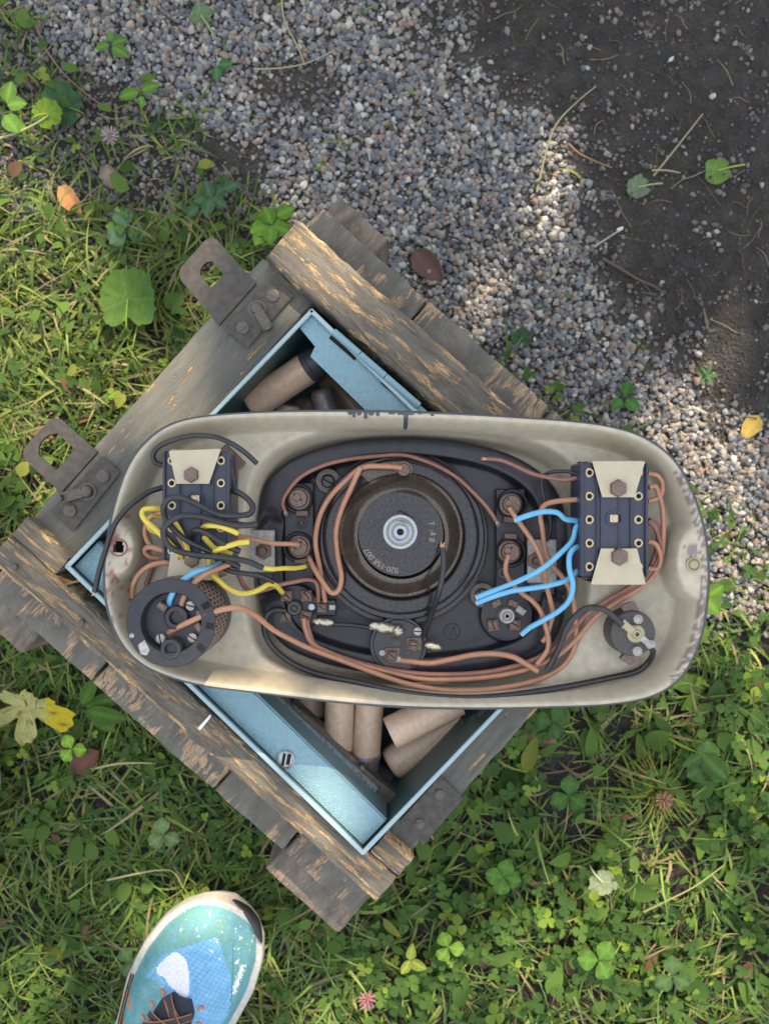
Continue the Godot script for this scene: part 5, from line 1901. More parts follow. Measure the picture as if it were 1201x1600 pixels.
func make_gravel() -> void:
	origin = Vector3.ZERO
	var holder := Node3D.new()
	holder.name = "gravel"
	add_child(holder)
	tag(holder, "loose grey and pinkish gravel along the lawn", "gravel", "", "stuff")
	var r := RandomNumberGenerator.new()
	r.seed = 17
	var where := [[], [], [], [], [], []]
	var tint := [[], [], [], [], [], []]
	var tries := 0
	while tries < 132000:
		tries += 1
		var x := r.randf_range(-0.60, 0.80)
		var z := r.randf_range(-0.88, 0.36)
		if is_covered(x, z, -0.012):
			continue
		var p := spot_of(x, z)
		var g := gravel_amount(p.x, p.y)
		var l := lawn_amount(p.x, p.y)
		var dens := maxf(g, 0.0)
		var sparse := 0.0
		if l > 0.05 and p.x < 520.0 and p.y < 420.0:
			sparse = 0.45
		elif p.x > 600.0 and p.y < 760.0:
			sparse = 0.012 + 0.16 * smoothstep(0.1, 0.6, noise_a.get_noise_2d(x * 11.0, z * 11.0))
		if r.randf() > maxf(dens, sparse):
			continue
		var size := r.randf_range(0.0030, 0.0080) * (1.0 + 0.35 * maxf(0.0, r.randfn() * 0.6))
		if dens < 0.35:
			size *= 0.85
		var layer := 0.004 * r.randf() * dens
		var b := Basis.from_euler(Vector3(r.randf_range(-0.5, 0.5), r.randf() * TAU, r.randf_range(-0.5, 0.5)))
		var sc := Vector3(size * r.randf_range(0.95, 1.35), size * r.randf_range(0.6, 0.85), size * r.randf_range(0.8, 1.05))
		var k := r.randi() % 6
		where[k].append(Transform3D(b.scaled_local(sc), Vector3(x, ground_height(x, z) + layer + size * (0.12 + 0.12 * dens), z)))
		var c := pebble_tone(r)
		if dens < 0.4:
			c = c.lerp(Color(0.09, 0.08, 0.072), 0.25 + 0.5 * r.randf())
		tint[k].append(c)
	for k in 6:
		scatter("pebbles", pebble_shape(k + 1).mesh(Vector3.ZERO), mats.pebble, where[k], tint[k], holder)
	# fine grit and dust between the pebbles
	var w3 := []
	var t3 := []
	for i in 63000:
		var x := r.randf_range(-0.60, 0.80)
		var z := r.randf_range(-0.88, 0.36)
		if is_covered(x, z, -0.012):
			continue
		var p := spot_of(x, z)
		if r.randf() > 0.06 + gravel_amount(p.x, p.y) or lawn_amount(p.x, p.y) > 0.8:
			continue
		var size := r.randf_range(0.0012, 0.0034)
		w3.append(Transform3D(Basis.from_euler(Vector3(r.randf() * 6.0, r.randf() * 6.0, 0)).scaled(Vector3(size * 1.2, size * 0.7, size)), Vector3(x, ground_height(x, z) + size * 0.2 + 0.0035 * r.randf() * gravel_amount(p.x, p.y), z)))
		t3.append(Color(0.15, 0.132, 0.115) * r.randf_range(0.5, 1.6))
	scatter("grit", pebble_shape(31).mesh(Vector3.ZERO), mats.pebble, w3, t3, holder)
	# crumbs of soil
	var soil := Node3D.new()
	soil.name = "soil_crumbs"
	add_child(soil)
	tag(soil, "dark crumbs of bare soil beside the gravel", "soil", "", "stuff")
	var w2 := [[], []]
	var t2 := [[], []]
	for i in 50000:
		var x := r.randf_range(-0.60, 0.80)
		var z := r.randf_range(-0.72, 0.75)
		if is_covered(x, z, -0.01):
			continue
		var p := spot_of(x, z)
		var g := gravel_amount(p.x, p.y)
		var l := lawn_amount(p.x, p.y)
		if r.randf() < g * 0.86 or r.randf() < l * 0.75:
			continue
		var size := 0.0009 + 0.0040 * pow(r.randf(), 3.5)
		var k := i % 2
		w2[k].append(Transform3D(Basis.from_euler(Vector3(r.randf() * 6.0, r.randf() * 6.0, 0)).scaled(Vector3(size, size * 0.7, size * 1.2)), Vector3(x, ground_height(x, z) + size * 0.15, z)))
		t2[k].append(Color(0.047, 0.042, 0.038) * r.randf_range(0.5, 2.1) if r.randf() < 0.93 else Color(0.22, 0.20, 0.18) * r.randf_range(0.7, 1.4))
	for k in 2:
		scatter("crumbs", pebble_shape(k + 20).mesh(Vector3.ZERO), mats.pebble, w2[k], t2[k], soil)
	# single stones that stand out
	for q in [[172, 273, 0.030, 0.58, 0.52, 0.46, "pale tan angular stone in the thin grass, near the orange leaf"], [745, 110, 0.011, 0.72, 0.70, 0.66, "cream pebble at the soil's edge, high up between gravel and soil"], [1113, 150, 0.008, 0.8, 0.76, 0.7, "small cream pebble alone on the dark soil"],
		[1047, 93, 0.009, 0.86, 0.86, 0.86, "white stone chip on the dark soil below the picture's upper edge"], [968, 358, 0.009, 0.86, 0.86, 0.86, "white stone chip on the soil beside a straw"], [190, 120, 0.012, 0.5, 0.52, 0.56, "blue-grey pebble in the moss left of the gravel"],
		[604, 110, 0.0095, 0.82, 0.80, 0.76, "nearly white round pebble in the middle of the gravel"], [543, 222, 0.009, 0.78, 0.69, 0.63, "pale pink round pebble in the gravel above the crate"]]:
		var s := pebble_shape(int(q[0]) % 9 + 40)
		var c := Color(q[3], q[4], q[5]).srgb_to_linear()
		var o := at(q[0], q[1], 0.004)
		for i in s.v.size():
			s.v[i] = o + (s.v[i] * Vector3(q[2] * 1.15, q[2] * 0.5, q[2] * (0.55 if q[6].begins_with("white") else 0.9))).rotated(Vector3.UP, q[0])
			s.c[i] = c
		single("stone", s, mats.pebble, q[6], "stone", o - Vector3(0, 0.004, 0))


# ---------------------------------------------------------------- plants
# a leaf along +x, its face up; half is its half width for a length of 1
func leaf_into(s: Shape, x: Transform3D, length: float, half: float, fold: float, bend: float, c: Color, rib: Color, tip := 0.8, steps := 6, ruffle := 0.0) -> void:
	var b := s.v.size()
	for i in steps + 1:
		var t := float(i) / steps
		var w := half * length * pow(maxf(0.0, sin(PI * pow(t, tip))), 0.75)
		if i == 0:
			w = half * length * 0.06
		var lift := bend * length * (t * t)
		for j in 5:
			var g := -1.0 + j * 0.5
			var wave := sin(t * 17.0 + g * 2.0) * ruffle * length * absf(g)
			var p := Vector3(t * length, fold * absf(g) * w - lift + wave, g * w)
			s.col = rib if j == 2 else c * (1.0 + 0.10 * sin(t * 40.0) * absf(g) + (0.45 * exp(-pow((t - 0.48 - 0.14 * (1.0 - absf(g))) / 0.10, 2.0)) if tip > 1.1 else 0.0))
			s.vert(x * p, (x.basis * Vector3(bend * t, 1, -fold * g * 0.9)).normalized(), Vector2(t, g))
	s.col = Color.WHITE
	for i in steps:
		for j in 4:
			var q := b + i * 5 + j
			s.face(q, q + 1, q + 5)
			s.face(q + 1, q + 6, q + 5)

# a lobed or round leaf seen from above, from its radius at each angle
func round_leaf(s: Shape, x: Transform3D, radius: Callable, c: Color, rib: Color, veins: int, cup: float, blotch := Color(0, 0, 0), blot := 9.0) -> void:
	var m := 60
	var b := s.v.size()
	var rows := 7
	for i in rows + 1:
		var t := float(i) / rows
		for j in m:
			var a := TAU * j / m
			var r: float = radius.call(a)
			var p := Vector3(cos(a) * r * t, 0, sin(a) * r * t)
			p.y = cup * r * t * t + noise_b.get_noise_2d(p.x * 90.0 + x.origin.x * 50.0, p.z * 90.0) * 0.0035 * t + 0.0012 * sin(a * veins) * t
			var v := pow(absf(cos(a * veins * 0.5)), 30.0) * (1.0 - t * 0.6)
			var k := c.lerp(rib, v)
			k = k * (1.0 + 0.25 * noise_a.get_noise_2d(p.x * 60.0, p.z * 60.0))
			if noise_a.get_noise_2d(p.x * 110.0 + 7.0, p.z * 110.0) > blot:
				k = blotch
			s.col = k
			s.vert(x * p, (x.basis * Vector3(-cos(a) * cup * t * 1.5, 1, -sin(a) * cup * t * 1.5)).normalized())
	s.col = Color.WHITE
	for i in rows:
		for j in m:
			var j2 := (j + 1) % m
			s.face(b + i * m + j, b + i * m + j2, b + (i + 1) * m + j)
			s.face(b + i * m + j2, b + (i + 1) * m + j2, b + (i + 1) * m + j)

func blade_shape(k: int) -> Shape:
	var s := Shape.new()
	var steps := 6
	var arc := 0.35 + 0.33 * (k % 4)
	var start := 1.25 - 0.22 * (k % 5)
	var x := 0.0
	var y := 0.0
	var z := 0.0
	for i in steps + 1:
		var t := float(i) / steps
		var w := 0.5 * (1.0 - pow(t, 2.2)) * (0.75 + 0.6 * t * (1.0 - t)) + 0.02
		var ang := start - arc * 1.9 * t
		var nn := Vector3(-sin(ang), cos(ang), 0)
		for j in 3:
			var g := j - 1.0
			s.col = Color(0.94, 0.94, 0.94) if j == 1 else Color.WHITE
			s.vert(Vector3(x, y + absf(g) * w * 0.012, z + g * w * 0.045), (nn + Vector3(0, 0, -g * 0.35)).normalized())
		x += cos(ang) / steps
		y += sin(ang) / steps
		z += (0.05 if k % 2 else -0.05) * t
	for i in steps:
		for j in 2:
			var q := i * 3 + j
			s.face(q, q + 1, q + 3)
			s.face(q + 1, q + 4, q + 3)
	return s

func clover_shape(k: int) -> Shape:
	var s := Shape.new()
	# thin stem, then three leaflets
	s.col = Color(0.8, 0.9, 0.7)
	s.tube(PackedVector3Array([Vector3(0.2, -1.4, 0.1), Vector3(0.08, -0.6, 0.05), Vector3(0, 0, 0)]), 0.035, 5, false)
	s.col = Color.WHITE
	for j in 3:
		var x := Transform3D(Basis(Vector3.UP, j * TAU / 3.0 + 0.2 * k) * Basis(Vector3.BACK, 0.12 - 0.12 * k), Vector3.ZERO)
		leaf_into(s, x, 0.62, 0.47, 0.16 + 0.08 * k, 0.12 * k, Color(1, 1, 1), Color(1.2, 1.2, 1.15), 1.15, 6)
	return s

func make_lawn() -> void:
	origin = Vector3.ZERO
	var r := RandomNumberGenerator.new()
	r.seed = 23
	var grass := Node3D.new()
	grass.name = "lawn_grass"
	add_child(grass)
	tag(grass, "short uneven grass of the lawn round the crate", "grass", "", "stuff")
	var kinds := 8
	var where := []
	var tint := []
	for k in kinds:
		where.append([])
		tint.append([])
	var greens := [Color(0.07, 0.125, 0.02), Color(0.035, 0.075, 0.018), Color(0.105, 0.16, 0.03), Color(0.04, 0.078, 0.026), Color(0.15, 0.19, 0.05), Color(0.075, 0.13, 0.04)]
	for i in 94000:
		var x := r.randf_range(-0.82, 0.78)
		var z := r.randf_range(-0.85, 0.92)
		if is_covered(x, z, -0.004):
			continue
		var p := spot_of(x, z)
		var l := lawn_amount(p.x, p.y)
		var g := gravel_amount(p.x, p.y)
		var tuft := smoothstep(-0.35, 0.3, noise_a.get_noise_2d(x * 12.0 + 3.0, z * 12.0))
		var keep := l * lerpf(0.3, 1.0, tuft) * (1.0 if p.x < 560.0 else 0.62)
		if p.y < 330.0 and p.x > 90.0:
			keep *= 0.42
		keep = maxf(keep, 0.012 * g)
		if Vector2(p.x - 265.0, p.y - 190.0).length() < 55.0:
			keep = maxf(keep, 0.6)
		if r.randf() > keep:
			continue
		var k := r.randi() % kinds
		var len := r.randf_range(0.024, 0.076) * (1.35 if r.randf() < 0.12 else 1.0)
		if p.y < 330.0 or g > 0.3:
			len *= 0.6
		var wide := r.randf_range(0.04, 0.11)
		var dir := r.randf() * TAU
		if r.randf() < 0.4:
			dir = noise_a.get_noise_2d(x * 6.0, z * 6.0 + 20.0) * 5.0
		where[k].append(Transform3D(Basis(Vector3.UP, dir) * Basis(Vector3.RIGHT, r.randf_range(-0.35, 0.35)) * Basis.from_scale(Vector3(len, len * r.randf_range(0.4, 0.85), wide)), Vector3(x, ground_height(x, z) - 0.001, z)))
		var c: Color = greens[r.randi() % greens.size()] * r.randf_range(0.75, 1.3)
		if p.y > 960.0:
			c = c * 1.3
		if p.x < 320.0 and p.y > 330.0 and p.y < 900.0:
			c = c * 1.05 + Color(0.018, 0.012, 0.002)
		var dry := r.randf()
		if dry < (0.12 if p.x < 300.0 and p.y < 900.0 else 0.08):
			c = Color(0.27, 0.225, 0.12) * r.randf_range(0.6, 1.15)
		elif dry < 0.16:
			c = Color(0.20, 0.21, 0.06)
		tint[k].append(c)
	for k in kinds:
		scatter("grass_blades", blade_shape(k).mesh(Vector3.ZERO), mats.grass, where[k], tint[k], grass)
	# clover carpet
	var clover := Node3D.new()
	clover.name = "clover"
	add_child(clover)
	tag(clover, "small clover growing through the lawn", "clover", "", "stuff")
	where = [[], [], []]
	tint = [[], [], []]
	for i in 14100:
		var x := r.randf_range(-0.82, 0.78)
		var z := r.randf_range(-0.85, 0.92)
		if is_covered(x, z, 0.004):
			continue
		var p := spot_of(x, z)
		var l := lawn_amount(p.x, p.y)
		var tuft := smoothstep(-0.15, 0.35, noise_b.get_noise_2d(x * 5.0 + 30.0, z * 5.0))
		var more := 0.32 if p.x < 560.0 and p.y < 1000.0 else 0.6 if p.x < 560.0 else 1.0
		if r.randf() > l * more * lerpf(0.18, 1.0, tuft) * (0.4 if p.y < 330.0 else 1.0):
			continue
		var k := r.randi() % 3
		var size := r.randf_range(0.006, 0.016)
		if p.y > 1050.0 and p.x > 560.0:
			size *= 1.4
		where[k].append(Transform3D(Basis.from_euler(Vector3(r.randf_range(-0.4, 0.4), r.randf() * TAU, r.randf_range(-0.4, 0.4))) * size, Vector3(x, ground_height(x, z) + r.randf_range(0.010, 0.034), z)))
		tint[k].append(Color(0.045, 0.10, 0.024).lerp(Color(0.11, 0.205, 0.04), r.randf() * r.randf() * 1.3) if r.randf() < 0.86 else Color(0.19, 0.28, 0.04))
	for k in 3:
		scatter("clover_leaves", clover_shape(k).mesh(Vector3.ZERO), mats.leaf, where[k], tint[k], clover)
	# broad small leaves of other weeds
	var weeds := Node3D.new()
	weeds.name = "ground_cover"
	add_child(weeds)
	tag(weeds, "low weeds with small oval leaves among the grass", "weeds", "", "stuff")
	where = [[], [], []]
	tint = [[], [], []]
	var shapes := []
	for k in 3:
		var s := Shape.new()
		leaf_into(s, Transform3D.IDENTITY, 1.0, [0.30, 0.2, 0.38][k], 0.25, 0.25, Color.WHITE, Color(1.25, 1.22, 1.2), 0.85, 6, 0.01)
		shapes.append(s.mesh(Vector3.ZERO))
	for i in 6600:
		var x := r.randf_range(-0.82, 0.78)
		var z := r.randf_range(-0.85, 0.92)
		if is_covered(x, z, 0.003):
			continue
		var p := spot_of(x, z)
		var l := lawn_amount(p.x, p.y)
		var g := gravel_amount(p.x, p.y)
		if r.randf() > maxf(l * (0.75 if p.y > 330.0 else 0.6), 0.012 * g):
			continue
		var k := r.randi() % 3
		var size := r.randf_range(0.008, 0.023) * (1.0 if r.randf() < 0.93 else 1.5)
		if p.y > 1050.0 and p.x > 540.0:
			size *= 1.35
		where[k].append(Transform3D(Basis.from_euler(Vector3(r.randf_range(-0.6, 0.6), r.randf() * TAU, r.randf_range(-0.1, 0.7))) * size, Vector3(x, ground_height(x, z) + r.randf_range(0.004, 0.026) * (0.4 if g > 0.3 else 1.0), z)))
		var c := Color(0.045, 0.10, 0.022).lerp(Color(0.12, 0.21, 0.04), r.randf())
		if r.randf() < 0.05:
			c = Color(0.22, 0.24, 0.05)
		elif r.randf() < 0.04:
			c = Color(0.17, 0.10, 0.06)
		tint[k].append(c)
	for k in 3:
		scatter("oval_leaves", shapes[k], mats.leaf, where[k], tint[k], weeds)
	# dead stalks and straw on everything
	var straw := Node3D.new()
	straw.name = "dry_straw"
	add_child(straw)
	tag(straw, "dead straw and stalks strewn over lawn, gravel and soil", "straw", "", "stuff")
	where = [[], []]
	tint = [[], []]
	var stalks := []
	for k in 2:
		var s := Shape.new()
		s.tube(spline([Vector3(-0.5, 0, 0), Vector3(-0.1, 0.03, 0.06 if k else -0.02), Vector3(0.2, 0.02, 0.02), Vector3(0.5, 0, -0.08)], 3), 0.013, 5, true, 0.6)
		stalks.append(s.mesh(Vector3.ZERO))
	for i in 5200:
		var x := r.randf_range(-0.58, 0.6)
		var z := r.randf_range(-0.72, 0.75)
		if is_covered(x, z, 0.02):
			continue
		var p := spot_of(x, z)
		var g := gravel_amount(p.x, p.y)
		var l := lawn_amount(p.x, p.y)
		var bare := clampf(1.0 - g - l, 0.0, 1.0)
		if r.randf() > 0.035 * g + 0.34 * l + 0.36 * bare:
			continue
		var k := r.randi() % 2
		var len := 0.005 + 0.045 * pow(r.randf(), 2.6)
		var thick := clampf(0.04 / len, 0.5, 2.0) * r.randf_range(0.5, 1.1)
		if l > 0.4:
			len *= 1.25
		where[k].append(Transform3D(Basis.from_euler(Vector3(0, r.randf() * TAU, r.randf_range(-0.12, 0.12))) * Basis.from_scale(Vector3(len, len * thick, len * thick)), Vector3(x, ground_height(x, z) + 0.0035 * g + l * r.randf_range(0.004, 0.022) + 0.001, z)))
		tint[k].append(Color(0.27, 0.22, 0.13).lerp(Color(0.12, 0.09, 0.055), r.randf()) * r.randf_range(0.6, 1.3))
	for k in 2:
		scatter("stalks", stalks[k], mats.dry, where[k], tint[k], straw)

# a low plant: some leaves of one kind round a spot, each a part
func weed(called: String, label: String, category: String, e: float, s: float, y: float, leaves: Array, c: Color, half: float, fold: float, tip := 0.85, group := "") -> void:
	var base := at(e, s, y)
	var t := thing(called, label, category, Vector3(base.x, 0, base.z), group)
	var k := 0
	for q in leaves:
		var sh := Shape.new()
		var b := at(e + q[0], s + q[1], y + 0.002 * (k % 3))
		var ang: float = q[2]
		leaf_into(sh, Transform3D(Basis(Vector3.UP, -ang) * Basis(Vector3.BACK, 0.18), b), size_at(q[3], y), half, fold, 0.22, c * (0.85 + 0.1 * (k % 4)), c * 1.5, tip, 9, 0.008)
		part("leaf", sh, mats.leaf, t)
		k += 1
	var st := Shape.new()
	st.col = c * 1.2
	st.tube(PackedVector3Array([Vector3(base.x, -0.002, base.z), base.lerp(Vector3(base.x, 0, base.z), 0.4) + Vector3(0.001, 0, 0.001), base]), 0.0011, 6)
	part("stem", st, mats.leaf, t)

func clover_thing(label: String, e: float, s: float, y: float, turn: float, r: float, c: Color, n := 3) -> void:
	var leaves := []
	for k in n:
		var a := turn + TAU * k / n
		leaves.append([cos(a) * 1.0, sin(a) * 1.0, a, r])
	weed("clover_leaf", label, "clover", e, s, y, leaves, c, 0.5, 0.14, 1.25, "clover leaves that stand out of the lawn")

func make_plants() -> void:
	var s: Shape
	# fallen maple leaf
	var t := thing("maple_leaf", "fallen maple leaf, half pale green and half yellow with brown spots", "leaf", at(45, 1106, 0.03))
	s = Shape.new()
	var lobed := func(a: float) -> float:
		var r := 0.0
		for q in [[0.30, 0.060, 0.42], [1.62, 0.044, 0.52], [2.75, 0.042, 0.40], [-2.6, 0.034, 0.4], [-1.6, 0.020, 0.5], [-0.2, 0.036, 0.3]]:
			var d := absf(wrapf(a - q[0], -PI, PI))
			r = maxf(r, q[1] * exp(-pow(d / q[2], 4.0) * 0.5) * (1.0 - 0.28 * d / q[2] * 0.5))
		return maxf(r, 0.017) * (1.0 + 0.05 * sin(a * 23.0) + 0.05 * sin(a * 11.0 + 1.0))
	round_leaf(s, Transform3D(Basis(Vector3.RIGHT, 0.12), at(42, 1104, 0.034)), lobed, Color(0.40, 0.40, 0.15), Color(0.50, 0.47, 0.26), 5, 0.12, Color(0.24, 0.11, 0.03), 0.46)
	for i in s.v.size():
		var rel := s.v[i] - at(42, 1104, 0.034)
		if rel.x > 0.022:
			s.c[i] = Color(0.52, 0.42, 0.02) if s.c[i].r > 0.26 else s.c[i]
	part("blade", s, mats.leaf, t)
	s = Shape.new()
	s.col = Color(0.35, 0.25, 0.10)
	s.tube(spline([at(42, 1104, 0.034), at(36, 1092, 0.036), at(22, 1082, 0.03)], 5), 0.0009, 6)
	part("stalk", s, mats.leaf, t)
	# round leaves
	var discs := [
		[200, 468, 0.03, 0.034, Color(0.085, 0.17, 0.035), "broad round green leaf in the grass beside the crate's hasp", 9.0, 1.6],
		[1120, 267, 0.006, 0.0155, Color(0.14, 0.24, 0.06), "fresh green leaf with dark specks lying on the dark soil", 0.5, -0.25],
		[996, 293, 0.006, 0.0135, Color(0.17, 0.22, 0.14), "pale grey-green withered leaf on the dark soil", 0.62, -0.2],
		[100, 165, 0.02, 0.024, Color(0.045, 0.10, 0.045), "dark green round leaf near the upper left edge of the lawn", 9.0, 0.4],
		[75, 178, 0.035, 0.017, Color(0.16, 0.26, 0.03), "lime green leaf on a long pale stalk, over the dark round leaf", 9.0, 2.8],
		[315, 25, 0.008, 0.013, Color(0.14, 0.21, 0.11), "pale green leaf lying on the gravel at the upper edge", 9.0, 1.0],
		[940, 1378, 0.03, 0.016, Color(0.26, 0.31, 0.19), "whitish curled leaf in the clover, below the bare patch", 9.0, 4.0],
		[815, 527, 0.006, 0.0115, Color(0.05, 0.115, 0.05), "dark green leaf lying on gravel past the crate's upper edge", 9.0, 2.2]]
	for q in discs:
		var p := at(q[0], q[1], q[2])
		t = thing("round_leaf", q[5], "leaf", Vector3(p.x, 0, p.z))
		s = Shape.new()
		var rad: float = q[3]
		var turn: float = q[7]
		var shape := func(a: float) -> float:
			var d := absf(wrapf(a - turn, -PI, PI))
			return rad * (1.0 - 0.35 * exp(-d * d * 14.0)) * (1.0 + 0.22 * noise_a.get_noise_2d(cos(a) * 0.9 + turn * 9.0, sin(a) * 0.9) + 0.10 * noise_b.get_noise_2d(cos(a) * 5.0 + turn, sin(a) * 5.0) + 0.02 * sin(a * 23.0))
		round_leaf(s, Transform3D(Basis(Vector3.RIGHT, 0.1), p), shape, q[4], q[4] * 1.35, 7, 0.12, Color(0.03, 0.04, 0.015), q[6])
		part("blade", s, mats.leaf, t)
		s = Shape.new()
		s.col = q[4] * 1.8 + Color(0.05, 0.03, 0.0)
		var dir := Vector3(cos(turn), 0, sin(turn))
		var far := rad * (2.2 if q[2] < 0.01 or q[0] < 90 else 0.9)
		s.tube(spline([p + Vector3(0, 0.001, 0), p + dir * rad + Vector3(0, 0.002, 0), Vector3(p.x, 0.004, p.z) + dir * far], 5), 0.0011, 6)
		part("stalk", s, mats.leaf, t)
	# dry leaves
	for q in [[110, 312, 0.012, 0.02, Color(0.42, 0.19, 0.07), "crumpled orange-brown dry leaf in the grass", 0.9], [668, 415, 0.012, 0.024, Color(0.10, 0.055, 0.045), "dark red-brown dead leaf on the gravel by the crate", 0.8], [1172, 668, 0.006, 0.017, Color(0.36, 0.25, 0.05), "yellow-brown leaf on the soil at the right edge", 2.2], [130, 1195, 0.02, 0.024, Color(0.12, 0.05, 0.035), "reddish brown dead leaf in the grass below the maple leaf", 2.4], [845, 1150, 0.012, 0.022, Color(0.26, 0.17, 0.10), "pale brown dead leaf at the bare patch under the panel", 0.5]]:
		var p := at(q[0], q[1], q[2])
		s = Shape.new()
		leaf_into(s, Transform3D(Basis(Vector3.UP, -q[6]) * Basis(Vector3.RIGHT, 0.3), p - Vector3(cos(q[6]), 0, sin(q[6])) * q[3]), q[3] * 2.0, 0.30, 0.4, 0.1, q[4], q[4] * 1.3, 0.8, 10, 0.05)
		single("dry_leaf", s, mats.dry, q[5], "leaf", Vector3(p.x, 0, p.z))
	# clover that stands out
	var green := Color(0.075, 0.165, 0.028)
	clover_thing("grey-green clover leaf of three big leaflets, right of the orange dry leaf", 197, 357, 0.022, 0.3, 33, Color(0.06, 0.12, 0.065))
	clover_thing("bright four-part clover leaf right of the crate's lowest corner", 786, 1371, 0.05, 0.2, 27, green, 4)
	clover_thing("big clover leaf left of the bare patch", 888, 1243, 0.03, 0.6, 30, Color(0.05, 0.12, 0.025))
	clover_thing("clover leaf in the lower right lawn under the pale leaf", 935, 1500, 0.045, 1.1, 32, Color(0.08, 0.17, 0.03))
	clover_thing("dull clover leaf near the lower right corner", 1050, 1525, 0.035, 0.5, 30, Color(0.06, 0.11, 0.04))
	clover_thing("pale clover leaf left of the running shoe's laces", 205, 1503, 0.035, 2.0, 25, Color(0.10, 0.17, 0.07))
	clover_thing("yellow-green clover leaf below the yellow maple leaf", 112, 1170, 0.035, 0.1, 22, Color(0.20, 0.34, 0.04))
	clover_thing("clover leaf with folded grey leaflets above the shoe", 255, 1305, 0.04, 0.4, 26, Color(0.13, 0.19, 0.08))
	clover_thing("clover leaf beside the yellow tuft of grass", 1105, 1195, 0.035, 2.6, 36, Color(0.06, 0.13, 0.035))
	clover_thing("clover leaf close under the panel's lower right end", 862, 1128, 0.03, 1.2, 28, Color(0.05, 0.11, 0.03))
	clover_thing("lime clover leaf at the lower edge, between shoe and corner", 700, 1480, 0.04, 2.2, 24, Color(0.16, 0.27, 0.04))
	# other weeds
	weed("leafy_weed", "bright green ivy-like weed at the crate's upper corner", "weed", 425, 352, 0.045, [[4, 0, -0.9, 34], [0, 2, 0.3, 30], [-2, 2, 1.6, 28], [-4, 0, 2.8, 32], [0, -2, -2.0, 30], [8, -14, -0.5, 30], [-12, 10, 2.2, 26]], Color(0.12, 0.24, 0.03), 0.42, 0.2)
	weed("leafy_weed", "two-leaved seedling on the gravel's edge, upper left", "weed", 219, 142, 0.02, [[2, 0, -0.35, 30], [-2, 2, 2.9, 32], [0, 8, 1.3, 18]], Color(0.10, 0.21, 0.03), 0.32, 0.15)
	weed("leafy_weed", "small green weed growing in the gravel above the panel's right end", "weed", 975, 620, 0.012, [[0, -2, -1.3, 24], [2, 4, 0.7, 26], [-4, 4, 2.4, 22], [2, -8, -0.6, 16]], Color(0.06, 0.16, 0.035), 0.42, 0.2)
	weed("leafy_weed", "fine star-shaped weed on the soil above the panel's right end", "weed", 1104, 586, 0.012, [[0, 0, -1.2, 20], [0, 0, 0.1, 18], [0, 0, 1.1, 20], [0, 0, 2.2, 18], [0, 0, 3.4, 18], [0, 0, -2.2, 16]], Color(0.06, 0.13, 0.05), 0.18, 0.2)
	weed("leafy_weed", "small weed on the gravel near the upper edge, left of the bare earth", "weed", 175, 70, 0.015, [[0, 0, -0.4, 26], [0, 4, 0.5, 30], [-4, 0, 2.9, 22], [0, -4, -1.8, 18]], Color(0.09, 0.18, 0.04), 0.36, 0.2)
	weed("leafy_weed", "pair of green leaves lying on gravel, left of the brown earth", "weed", 342, 102, 0.01, [[0, 0, -0.15, 22], [-4, 2, 1.5, 22]], Color(0.06, 0.15, 0.05), 0.4, 0.15)
	weed("leafy_weed", "lone green leaf on gravel above the crate's upper corner", "weed", 498, 262, 0.008, [[0, 6, -1.4, 24]], Color(0.07, 0.17, 0.03), 0.36, 0.15)
	weed("leafy_weed", "cluster of grey-green leaves between the orange leaf and the crate", "weed", 330, 310, 0.03, [[0, 0, -0.7, 32], [0, 0, 0.5, 28], [0, 0, 1.9, 30], [0, 0, 3.0, 28], [0, 0, -1.9, 30], [20, -14, -0.4, 26], [-20, 12, 2.4, 24]], Color(0.055, 0.115, 0.055), 0.36, 0.2)
	weed("leafy_weed", "young leaves at the upper left corner of the lawn", "weed", 12, 160, 0.035, [[0, 0, -1.4, 34], [0, 4, -0.1, 30], [-4, 20, 0.9, 34], [0, 34, 0.2, 30]], Color(0.10, 0.2, 0.035), 0.4, 0.15)
	weed("leafy_weed", "lance-leaved dark weed under the crate's left corner", "weed", 135, 1105, 0.035, [[0, 0, -0.3, 60], [0, 6, 0.2, 66], [-6, -4, -1.1, 50], [8, 8, 0.7, 48]], Color(0.06, 0.13, 0.02), 0.22, 0.25)
	weed("leafy_weed", "green weed beside the panel's right end", "weed", 1100, 935, 0.04, [[0, 0, -0.6, 36], [0, 0, 0.8, 34], [0, 0, 2.2, 32], [0, 0, -2.0, 34]], Color(0.10, 0.20, 0.03), 0.4, 0.2)
	weed("leafy_weed", "broad jagged leaf in the lawn near the right edge", "weed", 1095, 1180, 0.04, [[0, 0, 0.75, 56], [0, 0, 2.6, 34]], Color(0.055, 0.12, 0.03), 0.3, 0.25)
	weed("leafy_weed", "weed with folded yellow leaves in the lower lawn", "weed", 640, 1500, 0.035, [[0, 0, 0.5, 30], [0, 0, 2.1, 26], [0, 0, -1.4, 26]], Color(0.22, 0.28, 0.05), 0.3, 0.35)
	# yellow-green tuft
	t = thing("grass_tuft", "yellow-green tuft of fine grass in the right lawn", "grass", at(1015, 1225, 0.0))
	var r := RandomNumberGenerator.new()
	r.seed = 5
	for k in 70:
		s = Shape.new()
		var a := r.randf() * TAU
		var l := r.randf_range(0.03, 0.062)
		var b := at(1015 + r.randfn() * 9.0, 1225 + r.randfn() * 9.0, 0.0)
		var d := Vector3(cos(a), 0, sin(a))
		s.col = Color(0.17, 0.20, 0.03).lerp(Color(0.30, 0.26, 0.09), r.randf() * r.randf())
		s.tube(spline([b, b + d * l * 0.3 + Vector3(0, l * 0.55, 0), b + d * l * 0.75 + Vector3(0, l * 0.6, 0), b + d * l + Vector3(0, l * 0.42, 0)], 3), 0.00085, 4, false, 0.25)
		part("blade", s, mats.grass, t)
